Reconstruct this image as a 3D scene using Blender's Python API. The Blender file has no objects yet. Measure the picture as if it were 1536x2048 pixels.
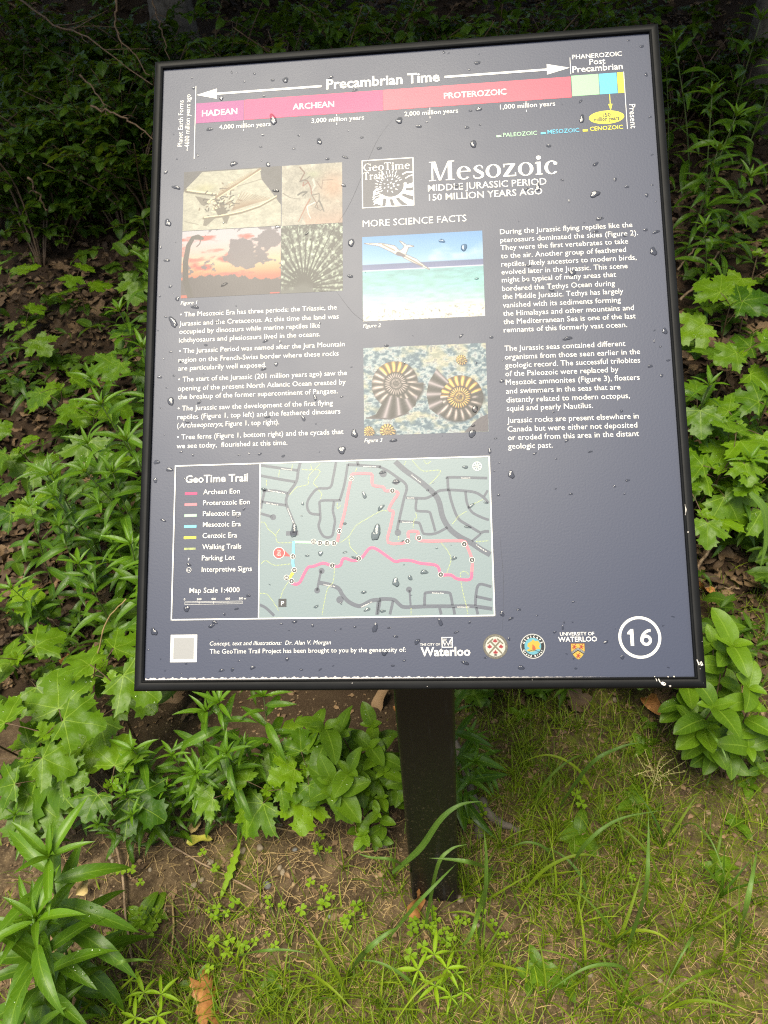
import bpy, bmesh, math, random
import numpy as np
from mathutils import Matrix, Vector

random.seed(7)
rng = np.random.default_rng(7)
S = bpy.context.scene
COL = S.collection
R = math.radians

# ------------------------------------------------------------------ camera
FOC = 1480.0                       # focal length in photo pixels (1536 x 2048)
CAM_LOC = Vector((0.03631, -0.76861, 1.47683))
CAM_ROT = Matrix(((0.99641, 0.025007, 0.080881), (0.050735, 0.588419, -0.806963), (-0.067771, 0.80817, 0.585037)))
cam = bpy.data.cameras.new('camera')
cam.sensor_fit = 'VERTICAL'
cam.sensor_height = 36.0
cam.lens = FOC / 2048.0 * 36.0
cam.clip_start = 0.02
cam.clip_end = 500.0
cam.dof.use_dof = True
cam.dof.focus_distance = 0.88
cam.dof.aperture_fstop = 15.0
cam_ob = bpy.data.objects.new('camera', cam)
COL.objects.link(cam_ob)
cam_ob.matrix_world = Matrix.Translation(CAM_LOC) @ CAM_ROT.to_4x4()
S.camera = cam_ob

# ------------------------------------------------------------------ light
SUN_EL, SUN_AZ = R(68), R(202)     # thin overcast: high and very soft, from behind the viewer (azimuth from +Y, clockwise)
world = bpy.data.worlds.new('World')
S.world = world
world.use_nodes = True
wn = world.node_tree
sky = wn.nodes.new('ShaderNodeTexSky')
sky.sky_type = 'NISHITA'
sky.sun_disc = False
sky.sun_elevation = SUN_EL
sky.sun_rotation = SUN_AZ
sky.air_density = 1.0
sky.dust_density = 3.0
sky.ozone_density = 1.0
hs = wn.nodes.new('ShaderNodeHueSaturation')
hs.inputs['Saturation'].default_value = 0.8
wn.links.new(sky.outputs[0], hs.inputs['Color'])
wn.links.new(hs.outputs[0], wn.nodes['Background'].inputs[0])
wn.nodes['Background'].inputs[1].default_value = 0.065
sun = bpy.data.lights.new('sun', 'SUN')
sun.energy = 2.2
sun.angle = R(34)
sun.color = (1.0, 0.92, 0.74)
sun_ob = bpy.data.objects.new('sun', sun)
COL.objects.link(sun_ob)
sdir = Vector((math.sin(SUN_AZ) * math.cos(SUN_EL), math.cos(SUN_AZ) * math.cos(SUN_EL), math.sin(SUN_EL)))
sun_ob.rotation_euler = sdir.to_track_quat('Z', 'Y').to_euler()
S.view_settings.view_transform = 'Standard'
S.view_settings.look = 'None'
S.view_settings.exposure = 1.66
S.view_settings.gamma = 1.0
S.cycles.pixel_filter_type = 'BLACKMAN_HARRIS'
S.cycles.filter_width = 1.15
S.cycles.use_denoising = False      # keep the fine print and grass crisp; the grain left suits a phone picture
S.cycles.use_adaptive_sampling = False
S.cycles.max_bounces = 8
S.cycles.transparent_max_bounces = 8
S.cycles.caustics_reflective = False
S.cycles.caustics_refractive = False
S.cycles.sample_clamp_indirect = 6.0


# ------------------------------------------------------------------ helpers
def lin(c):
    c = np.asarray(c, float)
    return np.where(c <= 0.04045, c / 12.92, ((c + 0.055) / 1.055) ** 2.4)


def link(o, parent=None):
    COL.objects.link(o)
    if parent is not None:
        o.parent = parent
    return o


def mesh_np(name, V, F, mat=None, attrs=None, smooth=True):
    """V (n,3); F list of arrays of quads / tris; attrs {name: (type, array)}"""
    me = bpy.data.meshes.new(name)
    V = np.asarray(V, np.float32)
    if not isinstance(F, list):
        F = [F]
    F = [np.asarray(f, np.int32) for f in F if len(f)]
    nl = sum(f.size for f in F)
    npoly = sum(len(f) for f in F)
    me.vertices.add(len(V))
    me.vertices.foreach_set('co', V.ravel())
    me.loops.add(nl)
    me.loops.foreach_set('vertex_index', np.concatenate([f.ravel() for f in F]).astype(np.int32))
    me.polygons.add(npoly)
    tot = np.concatenate([np.full(len(f), f.shape[1], np.int32) for f in F])
    st = np.concatenate([[0], np.cumsum(tot)[:-1]]).astype(np.int32)
    me.polygons.foreach_set('loop_start', st)
    me.polygons.foreach_set('use_smooth', np.full(npoly, smooth, bool))
    if attrs:
        for k, (ty, a) in attrs.items():
            at_ = me.attributes.new(k, ty, 'POINT')
            key = {'FLOAT': 'value', 'FLOAT_VECTOR': 'vector', 'FLOAT_COLOR': 'color'}[ty]
            at_.data.foreach_set(key, np.asarray(a, np.float32).ravel())
    me.update(calc_edges=True)
    me.validate()
    if mat is not None:
        me.materials.append(mat)
    return me


def mesh_obj(name, V, F, mat, parent=None, attrs=None, smooth=True):
    return link(bpy.data.objects.new(name, mesh_np(name, V, F, mat, attrs, smooth)), parent)


def empty(name, loc=(0, 0, 0), rz=0.0):
    o = bpy.data.objects.new(name, None)
    o.empty_display_size = 0.05
    o.location = loc
    o.rotation_euler = (0, 0, rz)
    return link(o)


def copy_tree(o, parent=None):
    c = o.copy()
    link(c, parent)
    for ch in list(o.children):
        copy_tree(ch, c)
    return c


def tag(o, label=None, cat=None, group=None, kind=None):
    for k, v in (('label', label), ('category', cat), ('group', group), ('kind', kind)):
        if v:
            o[k] = v
    return o


class Acc:
    """collects pieces of geometry into one mesh"""
    def __init__(self):
        self.V, self.Q, self.T, self.uv, self.tint, self.n = [], [], [], [], [], 0

    def add(self, V, Q=None, T=None, uv=None, tint=0.5):
        V = np.asarray(V, float)
        if Q is not None and len(Q):
            self.Q.append(np.asarray(Q, int) + self.n)
        if T is not None and len(T):
            self.T.append(np.asarray(T, int) + self.n)
        m = len(V)
        self.V.append(V)
        u = np.zeros((m, 3))
        if uv is not None:
            u[:, :2] = uv
        self.uv.append(u)
        self.tint.append(np.full(m, tint) if np.isscalar(tint) else np.asarray(tint))
        self.n += m

    def build(self, name, mat, parent=None, smooth=True):
        F = []
        if self.Q:
            F.append(np.concatenate(self.Q))
        if self.T:
            F.append(np.concatenate(self.T))
        return mesh_obj(name, np.concatenate(self.V), F, mat, parent,
                        {'luv': ('FLOAT_VECTOR', np.concatenate(self.uv)), 'tint': ('FLOAT', np.concatenate(self.tint))}, smooth)


def tube(pts, rad, ns=6, cap=True):
    P = np.asarray(pts, float)
    n = len(P)
    rad = np.full(n, rad) if np.isscalar(rad) else np.asarray(rad, float)
    T = np.gradient(P, axis=0)
    T /= np.linalg.norm(T, axis=1)[:, None] + 1e-12
    ref = np.array([0.31, 0.2, 0.93]) if abs(T[0][2]) < 0.9 else np.array([1.0, 0.1, 0])
    V = []
    for i in range(n):
        a = np.cross(T[i], ref); a /= np.linalg.norm(a) + 1e-12
        b = np.cross(T[i], a)
        for k in range(ns):
            w = 2 * math.pi * k / ns
            V.append(P[i] + rad[i] * (a * math.cos(w) + b * math.sin(w)))
    Q = [[i * ns + k, i * ns + (k + 1) % ns, (i + 1) * ns + (k + 1) % ns, (i + 1) * ns + k] for i in range(n - 1) for k in range(ns)]
    T3 = []
    if cap:
        V += [P[0], P[-1]]
        a, b = n * ns, n * ns + 1
        T3 = [[a, (k + 1) % ns, k] for k in range(ns)] + [[b, (n - 1) * ns + k, (n - 1) * ns + (k + 1) % ns] for k in range(ns)]
    return np.array(V), Q, T3


def smooth_path(pts, n):
    P = np.asarray(pts, float)
    if len(P) < 3:
        t = np.linspace(0, 1, n)[:, None]
        return P[0] * (1 - t) + P[-1] * t
    Pe = np.vstack([2 * P[0] - P[1], P, 2 * P[-1] - P[-2]])
    out = []
    m = len(P) - 1
    for u in np.linspace(0, m, n):
        i = min(int(u), m - 1); t = u - i
        p0, p1, p2, p3 = Pe[i:i + 4]
        out.append(0.5 * (2 * p1 + (p2 - p0) * t + (2 * p0 - 5 * p1 + 4 * p2 - p3) * t * t + (3 * p1 - p0 - 3 * p2 + p3) * t ** 3))
    return np.array(out)


# ------------------------------------------------------------------ materials
class NT:
    def __init__(self, name):
        self.m = bpy.data.materials.new(name)
        self.m.use_nodes = True
        self.t = self.m.node_tree
        self.b = self.t.nodes['Principled BSDF']
        self.out = self.t.nodes['Material Output']

    def n(self, ty, **kw):
        x = self.t.nodes.new('ShaderNode' + ty)
        for k, v in kw.items():
            setattr(x, k, v)
        return x

    def l(self, a, b):
        self.t.links.new(a, b)

    def math(self, op, a, b=None, c=None):
        x = self.n('Math', operation=op)
        for i, v in enumerate((a, b, c)):
            if v is None:
                continue
            if isinstance(v, (int, float)):
                x.inputs[i].default_value = v
            else:
                self.l(v, x.inputs[i])
        return x.outputs[0]

    def mix(self, f, a, b, blend='MIX'):
        x = self.n('Mix', data_type='RGBA', blend_type=blend)
        for s, v in ((x.inputs[0], f), (x.inputs[6], a), (x.inputs[7], b)):
            if isinstance(v, (int, float)):
                s.default_value = v
            elif isinstance(v, tuple):
                s.default_value = v + (1,) if len(v) == 3 else v
            else:
                self.l(v, s)
        return x.outputs[2]

    def noise(self, scale, detail=3, rough=0.55, vec=None):
        x = self.n('TexNoise')
        x.inputs['Scale'].default_value = scale
        x.inputs['Detail'].default_value = detail
        x.inputs['Roughness'].default_value = rough
        if vec is None:
            vec = self.n('TexCoord').outputs['Object']
        self.l(vec, x.inputs['Vector'])
        return x.outputs['Fac']

    def ramp(self, f, stops):
        x = self.n('ValToRGB')
        e = x.color_ramp.elements
        while len(e) < len(stops):
            e.new(0.5)
        for el, (p, c) in zip(e, stops):
            el.position = p
            el.color = (c, c, c, 1) if isinstance(c, (int, float)) else tuple(c) + (1,)
        self.l(f, x.inputs[0])
        return x.outputs[0]

    def bump(self, h, strength, dist=0.001):
        x = self.n('Bump')
        x.inputs['Strength'].default_value = strength
        x.inputs['Distance'].default_value = dist
        self.l(h, x.inputs['Height'])
        self.l(x.outputs[0], self.b.inputs['Normal'])

    def set(self, **kw):
        for k, v in kw.items():
            k = {'base': 'Base Color', 'rough': 'Roughness', 'spec': 'Specular IOR Level', 'metal': 'Metallic', 'trans': 'Transmission Weight',
                 'ior': 'IOR', 'coat': 'Coat Weight', 'coatr': 'Coat Roughness'}[k]
            s = self.b.inputs[k]
            if isinstance(v, tuple):
                s.default_value = v + (1,)
            elif isinstance(v, (int, float)):
                s.default_value = v
            else:
                self.l(v, s)
        return self


def leaf_mat(name, dark, light, rough=0.38, vein=None, trans=0.35, spec=0.5, veincol=0.35, bump=0.35, wet=0.0):
    """green leaf: tint attribute and object randomness move the colour, luv draws the veins"""
    dark, light = (dark[0] * 1.02, dark[1] * .93, dark[2] * .7), (light[0] * .98, light[1] * .93, light[2] * .7)     # warm early-summer greens
    k = NT(name)
    a = k.n('Attribute', attribute_name='tint').outputs['Fac']
    oi = k.n('ObjectInfo').outputs['Random']
    f = k.math('ADD', k.math('MULTIPLY', oi, 0.35), k.math('MULTIPLY', a, 0.8))
    nz = k.noise(38, 3)
    f = k.math('ADD', f, k.math('MULTIPLY', k.math('SUBTRACT', nz, 0.5), 0.5))
    f = k.math('SUBTRACT', f, 0.12)
    cl = k.n('Clamp'); k.l(f, cl.inputs[0])
    col = k.mix(cl.outputs[0], dark, light)
    uv = k.n('Attribute', attribute_name='luv').outputs['Vector']
    sp = k.n('SeparateXYZ'); k.l(uv, sp.inputs[0])
    X, Y = sp.outputs[0], sp.outputs[1]
    if vein == 'pinnate':        # luv x in -1..1 across, y 0..1 along
        ax = k.math('ABSOLUTE', X)
        mid = k.math('LESS_THAN', ax, 0.07)
        w = k.math('FRACT', k.math('SUBTRACT', k.math('MULTIPLY', Y, 8.0), k.math('MULTIPLY', ax, 1.3)))
        lat = k.math('LESS_THAN', w, 0.12)
        vn = k.math('MAXIMUM', mid, k.math('MULTIPLY', lat, 0.45))
    elif vein == 'blade':
        ax = k.math('ABSOLUTE', X)
        vn = k.math('MAXIMUM', k.math('LESS_THAN', ax, 0.10), k.math('MULTIPLY', k.math('LESS_THAN', k.math('FRACT', k.math('MULTIPLY', ax, 5)), 0.2), 0.3))
    elif vein == 'palmate':
        vn = None
        for dx, dy in ((0, 1), (0.86, 0.5), (-0.86, 0.5), (0.98, -0.12), (-0.98, -0.12)):
            n_ = math.hypot(dx, dy); dx /= n_; dy /= n_
            along = k.math('ADD', k.math('MULTIPLY', X, dx), k.math('MULTIPLY', Y, dy))
            across = k.math('ABSOLUTE', k.math('SUBTRACT', k.math('MULTIPLY', X, dy), k.math('MULTIPLY', Y, dx)))
            lim = k.math('SUBTRACT', 0.016, k.math('MULTIPLY', along, 0.010))
            m_ = k.math('MULTIPLY', k.math('LESS_THAN', across, lim), k.math('GREATER_THAN', along, 0.0))
            w = k.math('FRACT', k.math('SUBTRACT', k.math('MULTIPLY', along, 6.5), k.math('MULTIPLY', across, 5.0)))
            m2 = k.math('MULTIPLY', k.math('MULTIPLY', k.math('LESS_THAN', w, 0.09), k.math('LESS_THAN', across, 0.22)), 0.3)
            m2 = k.math('MULTIPLY', m2, k.math('GREATER_THAN', along, 0.08))
            m_ = k.math('MAXIMUM', m_, m2)
            vn = m_ if vn is None else k.math('MAXIMUM', vn, m_)
    else:
        vn = None
    if vn is not None:
        col = k.mix(k.math('MULTIPLY', vn, veincol), col, (0.23, 0.36, 0.035))
    k.set(base=col, rough=rough, spec=spec)
    h = k.noise(120, 2)
    if vn is not None:
        h = k.math('SUBTRACT', h, k.math('MULTIPLY', vn, 0.6))
    if wet:                       # rain beads standing on the leaf
        vo = k.n('TexVoronoi'); vo.inputs['Scale'].default_value = 120; k.l(k.n('TexCoord').outputs['Object'], vo.inputs['Vector'])
        on = k.math('GREATER_THAN', k.noise(14, 2), 0.58)
        dome = k.math('MULTIPLY', k.math('MAXIMUM', k.math('SUBTRACT', 0.30, vo.outputs['Distance']), 0.0), on)
        bead = k.math('GREATER_THAN', dome, 0.02)
        h = k.math('ADD', h, k.math('MULTIPLY', dome, 9.0 * wet))
        k.set(rough=k.math('SUBTRACT', rough, k.math('MULTIPLY', bead, rough - 0.06)), spec=k.math('ADD', spec, k.math('MULTIPLY', bead, 0.3)))
    k.bump(h, bump, 0.001)
    tr = k.n('BsdfTranslucent')
    k.l(k.mix(0.5, col, (0.30, 0.42, 0.02), 'MIX'), tr.inputs[0])
    ms = k.n('MixShader'); ms.inputs[0].default_value = trans
    k.l(k.b.outputs[0], ms.inputs[1]); k.l(tr.outputs[0], ms.inputs[2])
    k.l(ms.outputs[0], k.out.inputs[0])
    return k.m


def plain_mat(name, c1, c2, scale=40, rough=0.7, spec=0.4, bump=0.3, tintmix=0.0):
    k = NT(name)
    nz = k.noise(scale, 4, 0.6)
    f = k.ramp(nz, [(0.3, 0.0), (0.7, 1.0)])
    col = k.mix(f, c1, c2)
    if tintmix:
        a = k.n('Attribute', attribute_name='tint').outputs['Fac']
        f2 = k.math('ADD', k.math('MULTIPLY', a, tintmix), k.math('MULTIPLY', nz, 1 - tintmix))
        oi = k.n('ObjectInfo').outputs['Random']
        f2 = k.math('ADD', f2, k.math('MULTIPLY', k.math('SUBTRACT', oi, 0.5), 0.35))
        cl = k.n('Clamp'); k.l(f2, cl.inputs[0])
        col = k.mix(cl.outputs[0], c1, c2)
    k.set(base=col, rough=rough, spec=spec)
    k.bump(nz, bump, 0.002)
    return k.m

# ------------------------------------------------------------------ terrain
_W = rng.uniform(-1, 1, (26, 2))
_W /= np.linalg.norm(_W, axis=1)[:, None]
_FQ = np.concatenate([rng.uniform(1.2, 4, 8), rng.uniform(5, 14, 8), rng.uniform(18, 50, 10)])
_PH = rng.uniform(0, 6.28, 26)
_AM = np.concatenate([np.full(8, 0.009), np.full(8, 0.0035), np.full(10, 0.0012)])


def ground(x, y):
    x = np.asarray(x, float); y = np.asarray(y, float)
    d = y - 0.62
    z = 0.36 * (np.sqrt(d * d + 0.06) + d) / 2
    z = z - 0.36 * (math.sqrt(0.62 ** 2 + 0.06) - 0.62) / 2
    far = np.clip((y - 6.5) / 6, 0, 1)
    z = z - far * far * 0.12 * np.maximum(y - 6.5, 0)
    z = z + .013 * np.exp(-(x * x + y * y) / .0085)            # earth packed round the post
    amp = 1 + 4 * np.clip((y - 0.8) / 2.0, 0, 1)
    for (wx, wy), f, p, a in zip(_W, _FQ, _PH, _AM):
        z = z + a * np.sin(f * (wx * x + wy * y) + p) * (amp if f < 15 else 1.0)
    return z


def ray(px, py):
    d = CAM_ROT @ Vector(((px - 768) / FOC, -(py - 1024) / FOC, -1.0))
    return np.array(d)


def at(px, py, h=0.0):
    """the place on the terrain whose point h above the soil is seen at a photo pixel"""
    d = ray(px, py); c = np.array(CAM_LOC)
    t, step = 0.2, 0.04
    while t < 40:
        p = c + d * t
        if p[2] < ground(p[0], p[1]) + h:
            break
        t += step * (1 + t * 0.3)
    lo, hi = t - step * (1 + t * 0.3) * 1.05, t
    for _ in range(24):
        m = (lo + hi) / 2
        p = c + d * m
        if p[2] < ground(p[0], p[1]) + h:
            hi = m
        else:
            lo = m
    p = c + d * hi
    return float(p[0]), float(p[1]), float(ground(p[0], p[1]))


def on_plane(px, py, y):
    d = ray(px, py); c = np.array(CAM_LOC)
    return c + d * ((y - c[1]) / d[1])


def axis(a0, a1, fine, lo, hi, grow):
    xs = list(np.arange(a0, a1 + 1e-6, fine))
    s = fine
    while xs[-1] < hi:
        s *= grow; xs.append(xs[-1] + s)
    s = fine
    while xs[0] > lo:
        s *= grow; xs.insert(0, xs[0] - s)
    return np.array(xs)


MOSS = [(*at(1400, 1980)[:2], 0.16), (*at(1300, 1720)[:2], 0.14), (*at(1150, 1430)[:2], 0.20), (*at(980, 1500)[:2], 0.12), (*at(1050, 1460)[:2], 0.16), (*at(1250, 1480)[:2], 0.14), (*at(1480, 1720)[:2], 0.16), (*at(1500, 1600)[:2], 0.13), (*at(1380, 1830)[:2], 0.12),
        (*at(1480, 1960)[:2], 0.14), (*at(600, 2020)[:2], 0.08), (*at(480, 1720)[:2], 0.05), (*at(1150, 1640)[:2], 0.18), (*at(950, 2020)[:2], 0.10), (*at(700, 1950)[:2], 0.09), (*at(1280, 1980)[:2], 0.10)]
GRASS = [(0.95, -.25, .28, .6), (1.15, .25, .30, .5), (-1.05, -.45, .30, .5), (.9, .55, .25, .5), (*at(1080, 1490)[:2], 0.15, 0.75), (*at(1260, 1530)[:2], 0.13, 0.7), (*at(1130, 1740)[:2], 0.15, 1.0), (*at(1050, 1640)[:2], 0.13, 0.7), (*at(1250, 1650)[:2], 0.14, 0.7), (*at(1250, 1850)[:2], 0.12, 0.6), (*at(1430, 1830)[:2], 0.11, 0.6),
         (*at(950, 1980)[:2], 0.11, 0.8), (*at(760, 2010)[:2], 0.11, 0.8), (*at(420, 1990)[:2], 0.12, 0.8), (*at(250, 2010)[:2], 0.10, 0.8), (*at(1180, 1960)[:2], 0.10, 0.6), (*at(600, 1900)[:2], 0.08, 0.35),
         (*at(1480, 1700)[:2], 0.10, 0.4), (*at(960, 1760)[:2], 0.06, 0.8), (*at(770, 1790)[:2], 0.06, 0.4), (*at(1380, 2020)[:2], 0.12, 0.35), (*at(620, 2040)[:2], 0.10, 0.7)]


def field(F, x, y):
    v = np.zeros(np.shape(x))
    for f in F:
        w = f[3] if len(f) > 3 else 1.0
        v = np.maximum(v, w * np.exp(-((x - f[0]) ** 2 + (y - f[1]) ** 2) / (f[2] ** 2)))
    return v


gx = axis(-1.5, 1.6, 0.014, -45, 45, 1.09)
gy = axis(-0.75, 1.6, 0.014, -30, 70, 1.09)
GX, GY = np.meshgrid(gx, gy)
GZ = ground(GX, GY)
nx, ny = len(gx), len(gy)
idx = np.arange(nx * ny).reshape(ny, nx)
Q = np.stack([idx[:-1, :-1].ravel(), idx[:-1, 1:].ravel(), idx[1:, 1:].ravel(), idx[1:, :-1].ravel()], 1)
k = NT('soil')
oc = k.n('TexCoord').outputs['Object']
n1, n2, n3 = k.noise(3.2, 5, 0.6, oc), k.noise(30, 6, 0.7, oc), k.noise(210, 5, 0.75, oc)
c = k.mix(k.ramp(n1, [(0.35, 0.0), (0.65, 1.0)]), (0.080, 0.053, 0.027), (0.195, 0.136, 0.072))
n0 = k.noise(7.5, 4, 0.6, oc)
c = k.mix(k.ramp(n0, [(0.42, 0.0), (0.62, 0.75)]), c, (0.060, 0.040, 0.020))
c = k.mix(k.ramp(n2, [(0.40, 0.0), (0.62, 0.95)]), c, (0.036, 0.022, 0.011))
c = k.mix(k.ramp(n3, [(0.55, 0.0), (0.72, 0.6)]), c, (0.40, 0.30, 0.17))
dk = k.n('Attribute', attribute_name='humus_shade').outputs['Fac']
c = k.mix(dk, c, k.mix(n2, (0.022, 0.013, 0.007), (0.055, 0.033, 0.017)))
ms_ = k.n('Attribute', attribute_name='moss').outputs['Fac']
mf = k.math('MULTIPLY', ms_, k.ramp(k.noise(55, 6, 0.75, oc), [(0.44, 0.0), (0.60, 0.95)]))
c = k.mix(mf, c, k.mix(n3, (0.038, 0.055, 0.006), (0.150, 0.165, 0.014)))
k.set(base=c, rough=0.85, spec=0.25)
k.bump(k.math('ADD', n2, k.math('MULTIPLY', n3, 0.7)), 0.9, 0.006)
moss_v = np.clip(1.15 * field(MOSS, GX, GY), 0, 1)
humus_shade_v = np.clip((GY - 0.10) / 0.45, 0, 1)  # leaf mould of the bank, begun early to paint shade under the sign
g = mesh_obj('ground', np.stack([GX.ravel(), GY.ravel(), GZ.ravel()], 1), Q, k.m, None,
             {'moss': ('FLOAT', moss_v.ravel()), 'humus_shade': ('FLOAT', humus_shade_v.ravel())})
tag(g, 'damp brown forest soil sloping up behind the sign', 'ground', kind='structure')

# ------------------------------------------------------------------ the sign: printed matter (mm on the panel, u right, v down)
LINES = [
    ('Figure 1', 29.4, 307.7, 49.5),
    ('• The Mesozoic Era has three periods: the Triassic, the', 29.1, 322.6, 214.8),
    ('Jurassic and the Cretaceous. At this time the land was', 28.3, 333.7, 217.0),
    ('occupied by dinosaurs while marine reptiles like', 28.8, 343.6, 195.2),
    ('ichthyosaurs and plesiosaurs lived in the oceans.', 28.6, 354.1, 195.4),
    ('• The Jurassic Period was named after the Jura Mountain', 29.0, 367.3, 223.7),
    ('region on the French-Swiss border where these rocks', 28.8, 378.1, 216.7),
    ('are particularily well exposed.', 28.7, 388.2, 132.5),
    ('• The start of the Jurassic (201 million years ago) saw the', 29.0, 401.6, 226.2),
    ('opening of the present North Atlantic Ocean created by', 28.9, 412.4, 224.6),
    ('the breakup of the former supercontinent of Pangaea.', 29.2, 422.6, 215.4),
    ('• The Jurassic saw the development of the first flying', 29.3, 436.3, 209.8),
    ('reptiles (Figure 1, top left) and the feathered dinosaurs', 29.2, 446.4, 218.3),
    ('(Archaeopteryx, Figure 1, top right).', 29.2, 456.4, 148.2),
    ('• Tree ferns (Figure 1, bottom right) and the cycads that', 29.4, 470.2, 221.7),
    ('we see today,  flourished at this time.', 29.2, 480.6, 157.8),
    ('During the Jurassic flying reptiles like the', 404.8, 241.2, 553.0),
    ('pterosaurs dominated the skies (Figure 2).', 404.7, 251.3, 558.6),
    ('They were the first vertebrates to take', 404.6, 260.8, 547.1),
    ('to the air. Another group of feathered', 404.7, 270.7, 544.2),
    ('reptiles, likely ancestors to modern birds,', 404.8, 280.6, 555.2),
    ('evolved later in the Jurassic. This scene', 404.7, 290.2, 544.8),
    ('might be typical of many areas that', 404.8, 299.7, 531.6),
    ('bordered the Tethys Ocean during', 404.7, 310.1, 529.7),
    ('the Middle Jurassic. Tethys has largely', 404.8, 319.8, 538.4),
    ('vanished with its sediments forming', 404.7, 329.9, 535.1),
    ('Mesozoic', 324.1, 170.3, 474.2),
    ('MIDDLE JURASSIC PERIOD', 323.0, 183.0, 459.6),
    ('150 MILLION YEARS AGO', 323.9, 194.8, 454.3),
    ('PHANEROZOIC', 496.4, 26.3, 553.6),
    ('Post', 515.7, 34.9, 534.3),
    ('Precambrian', 495.8, 43.6, 553.8),
    ('PROTEROZOIC', 344.5, 65.6, 418.1),
    ('2,000 million years', 297.0, 84.9, 360.7),
    ('1,000 million years', 410.0, 84.5, 473.9),
    ('million years', 517.4, 107.9, 546.2),
    ('150', 528.3, 103.0, 535.9),
    ('PALEOZOIC', 412.2, 120.0, 451.5),
    ('MESOZOIC', 463.6, 119.9, 499.9),
    ('CENOZOIC', 512.1, 119.5, 549.4),
    ('the Himalayas and other mountains and', 404.6, 339.8, 548.8),
    ('the Mediterranean Sea is one of the last', 404.5, 349.6, 550.1),
    ('remnants of this formerly vast ocean.', 404.6, 359.3, 540.3),
    ('The Jurassic seas contained different', 404.7, 381.0, 537.1),
    ('organisms from those seen earlier in the', 404.4, 391.0, 552.4),
    ('geologic record. The successful trilobites', 404.2, 400.8, 551.8),
    ('of the Paleozoic were replaced by', 404.3, 410.5, 527.9),
    ('Mesozoic ammonites (Figure 3), floaters', 404.2, 420.4, 550.1),
    ('and swimmers in the seas that are', 404.1, 430.5, 528.9),
    ('distantly related to modern octopus,', 404.2, 440.7, 538.4),
    ('squid and pearly Nautilus.', 404.1, 450.3, 498.2),
    ('Jurassic rocks are present elsewhere in', 404.0, 464.0, 546.5),
    ('Canada but were either not deposited', 403.9, 474.0, 544.4),
    ('or eroded from this area in the distant', 403.8, 483.6, 545.5),
    ('geologic past.', 403.6, 493.4, 452.6),
    ('HADEAN', 49.8, 66.5, 93.8),
    ('ARCHEAN', 162.2, 66.1, 212.7),
    ('4,000 million years', 71.6, 85.5, 135.1),
    ('3,000 million years', 185.2, 85.5, 248.7),
    ('GeoTime Trail', 40.8, 521.0, 113.0),
    ('Archean Eon', 61.7, 534.8, 103.8),
    ('Proterozoic Eon', 61.8, 547.3, 115.5),
    ('Paleozoic Era', 61.8, 559.6, 105.5),
    ('Mesozoic Era', 62.1, 572.0, 105.5),
    ('Cenzoic Era', 61.9, 584.5, 101.4),
    ('Walking Trails', 61.9, 597.1, 106.4),
    ('Parking Lot', 61.7, 609.5, 99.1),
    ('Interpretive Signs', 61.8, 622.3, 118.6),
    ('Map Scale 1:4000', 48.5, 645.4, 105.2),
    ('0', 42.2, 653.4, 43.9),
    ('200', 57.0, 653.4, 62.3),
    ('400', 73.3, 653.4, 78.6),
    ('600', 89.4, 653.4, 94.6),
    ('800 m', 104.6, 653.3, 112.5),
    ('Concept, text and illustrations:  Dr. Alan V. Morgan', 72.5, 703.1, 206.8),
    ('The GeoTime Trail Project has been brought to you by the generosity of:', 72.7, 711.9, 287.5),
    ('THE CITY OF', 303.1, 705.7, 324.4),
    ('Waterloo', 303.6, 716.5, 356.5),
    ('UNIVERSITY OF', 451.1, 696.7, 486.7),
    ('WATERLOO', 449.0, 703.0, 489.2),
    ('16', 519.5, 708.1, 545.4),
    ('Figure 2', 245.0, 346.3, 265.5),
    ('Figure 3', 245.3, 480.7, 265.6),
    ('Precambrian Time', 203.2, 42.2, 340.0),
    ('MORE SCIENCE FACTS', 245.9, 222.9, 366.6),
]
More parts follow.
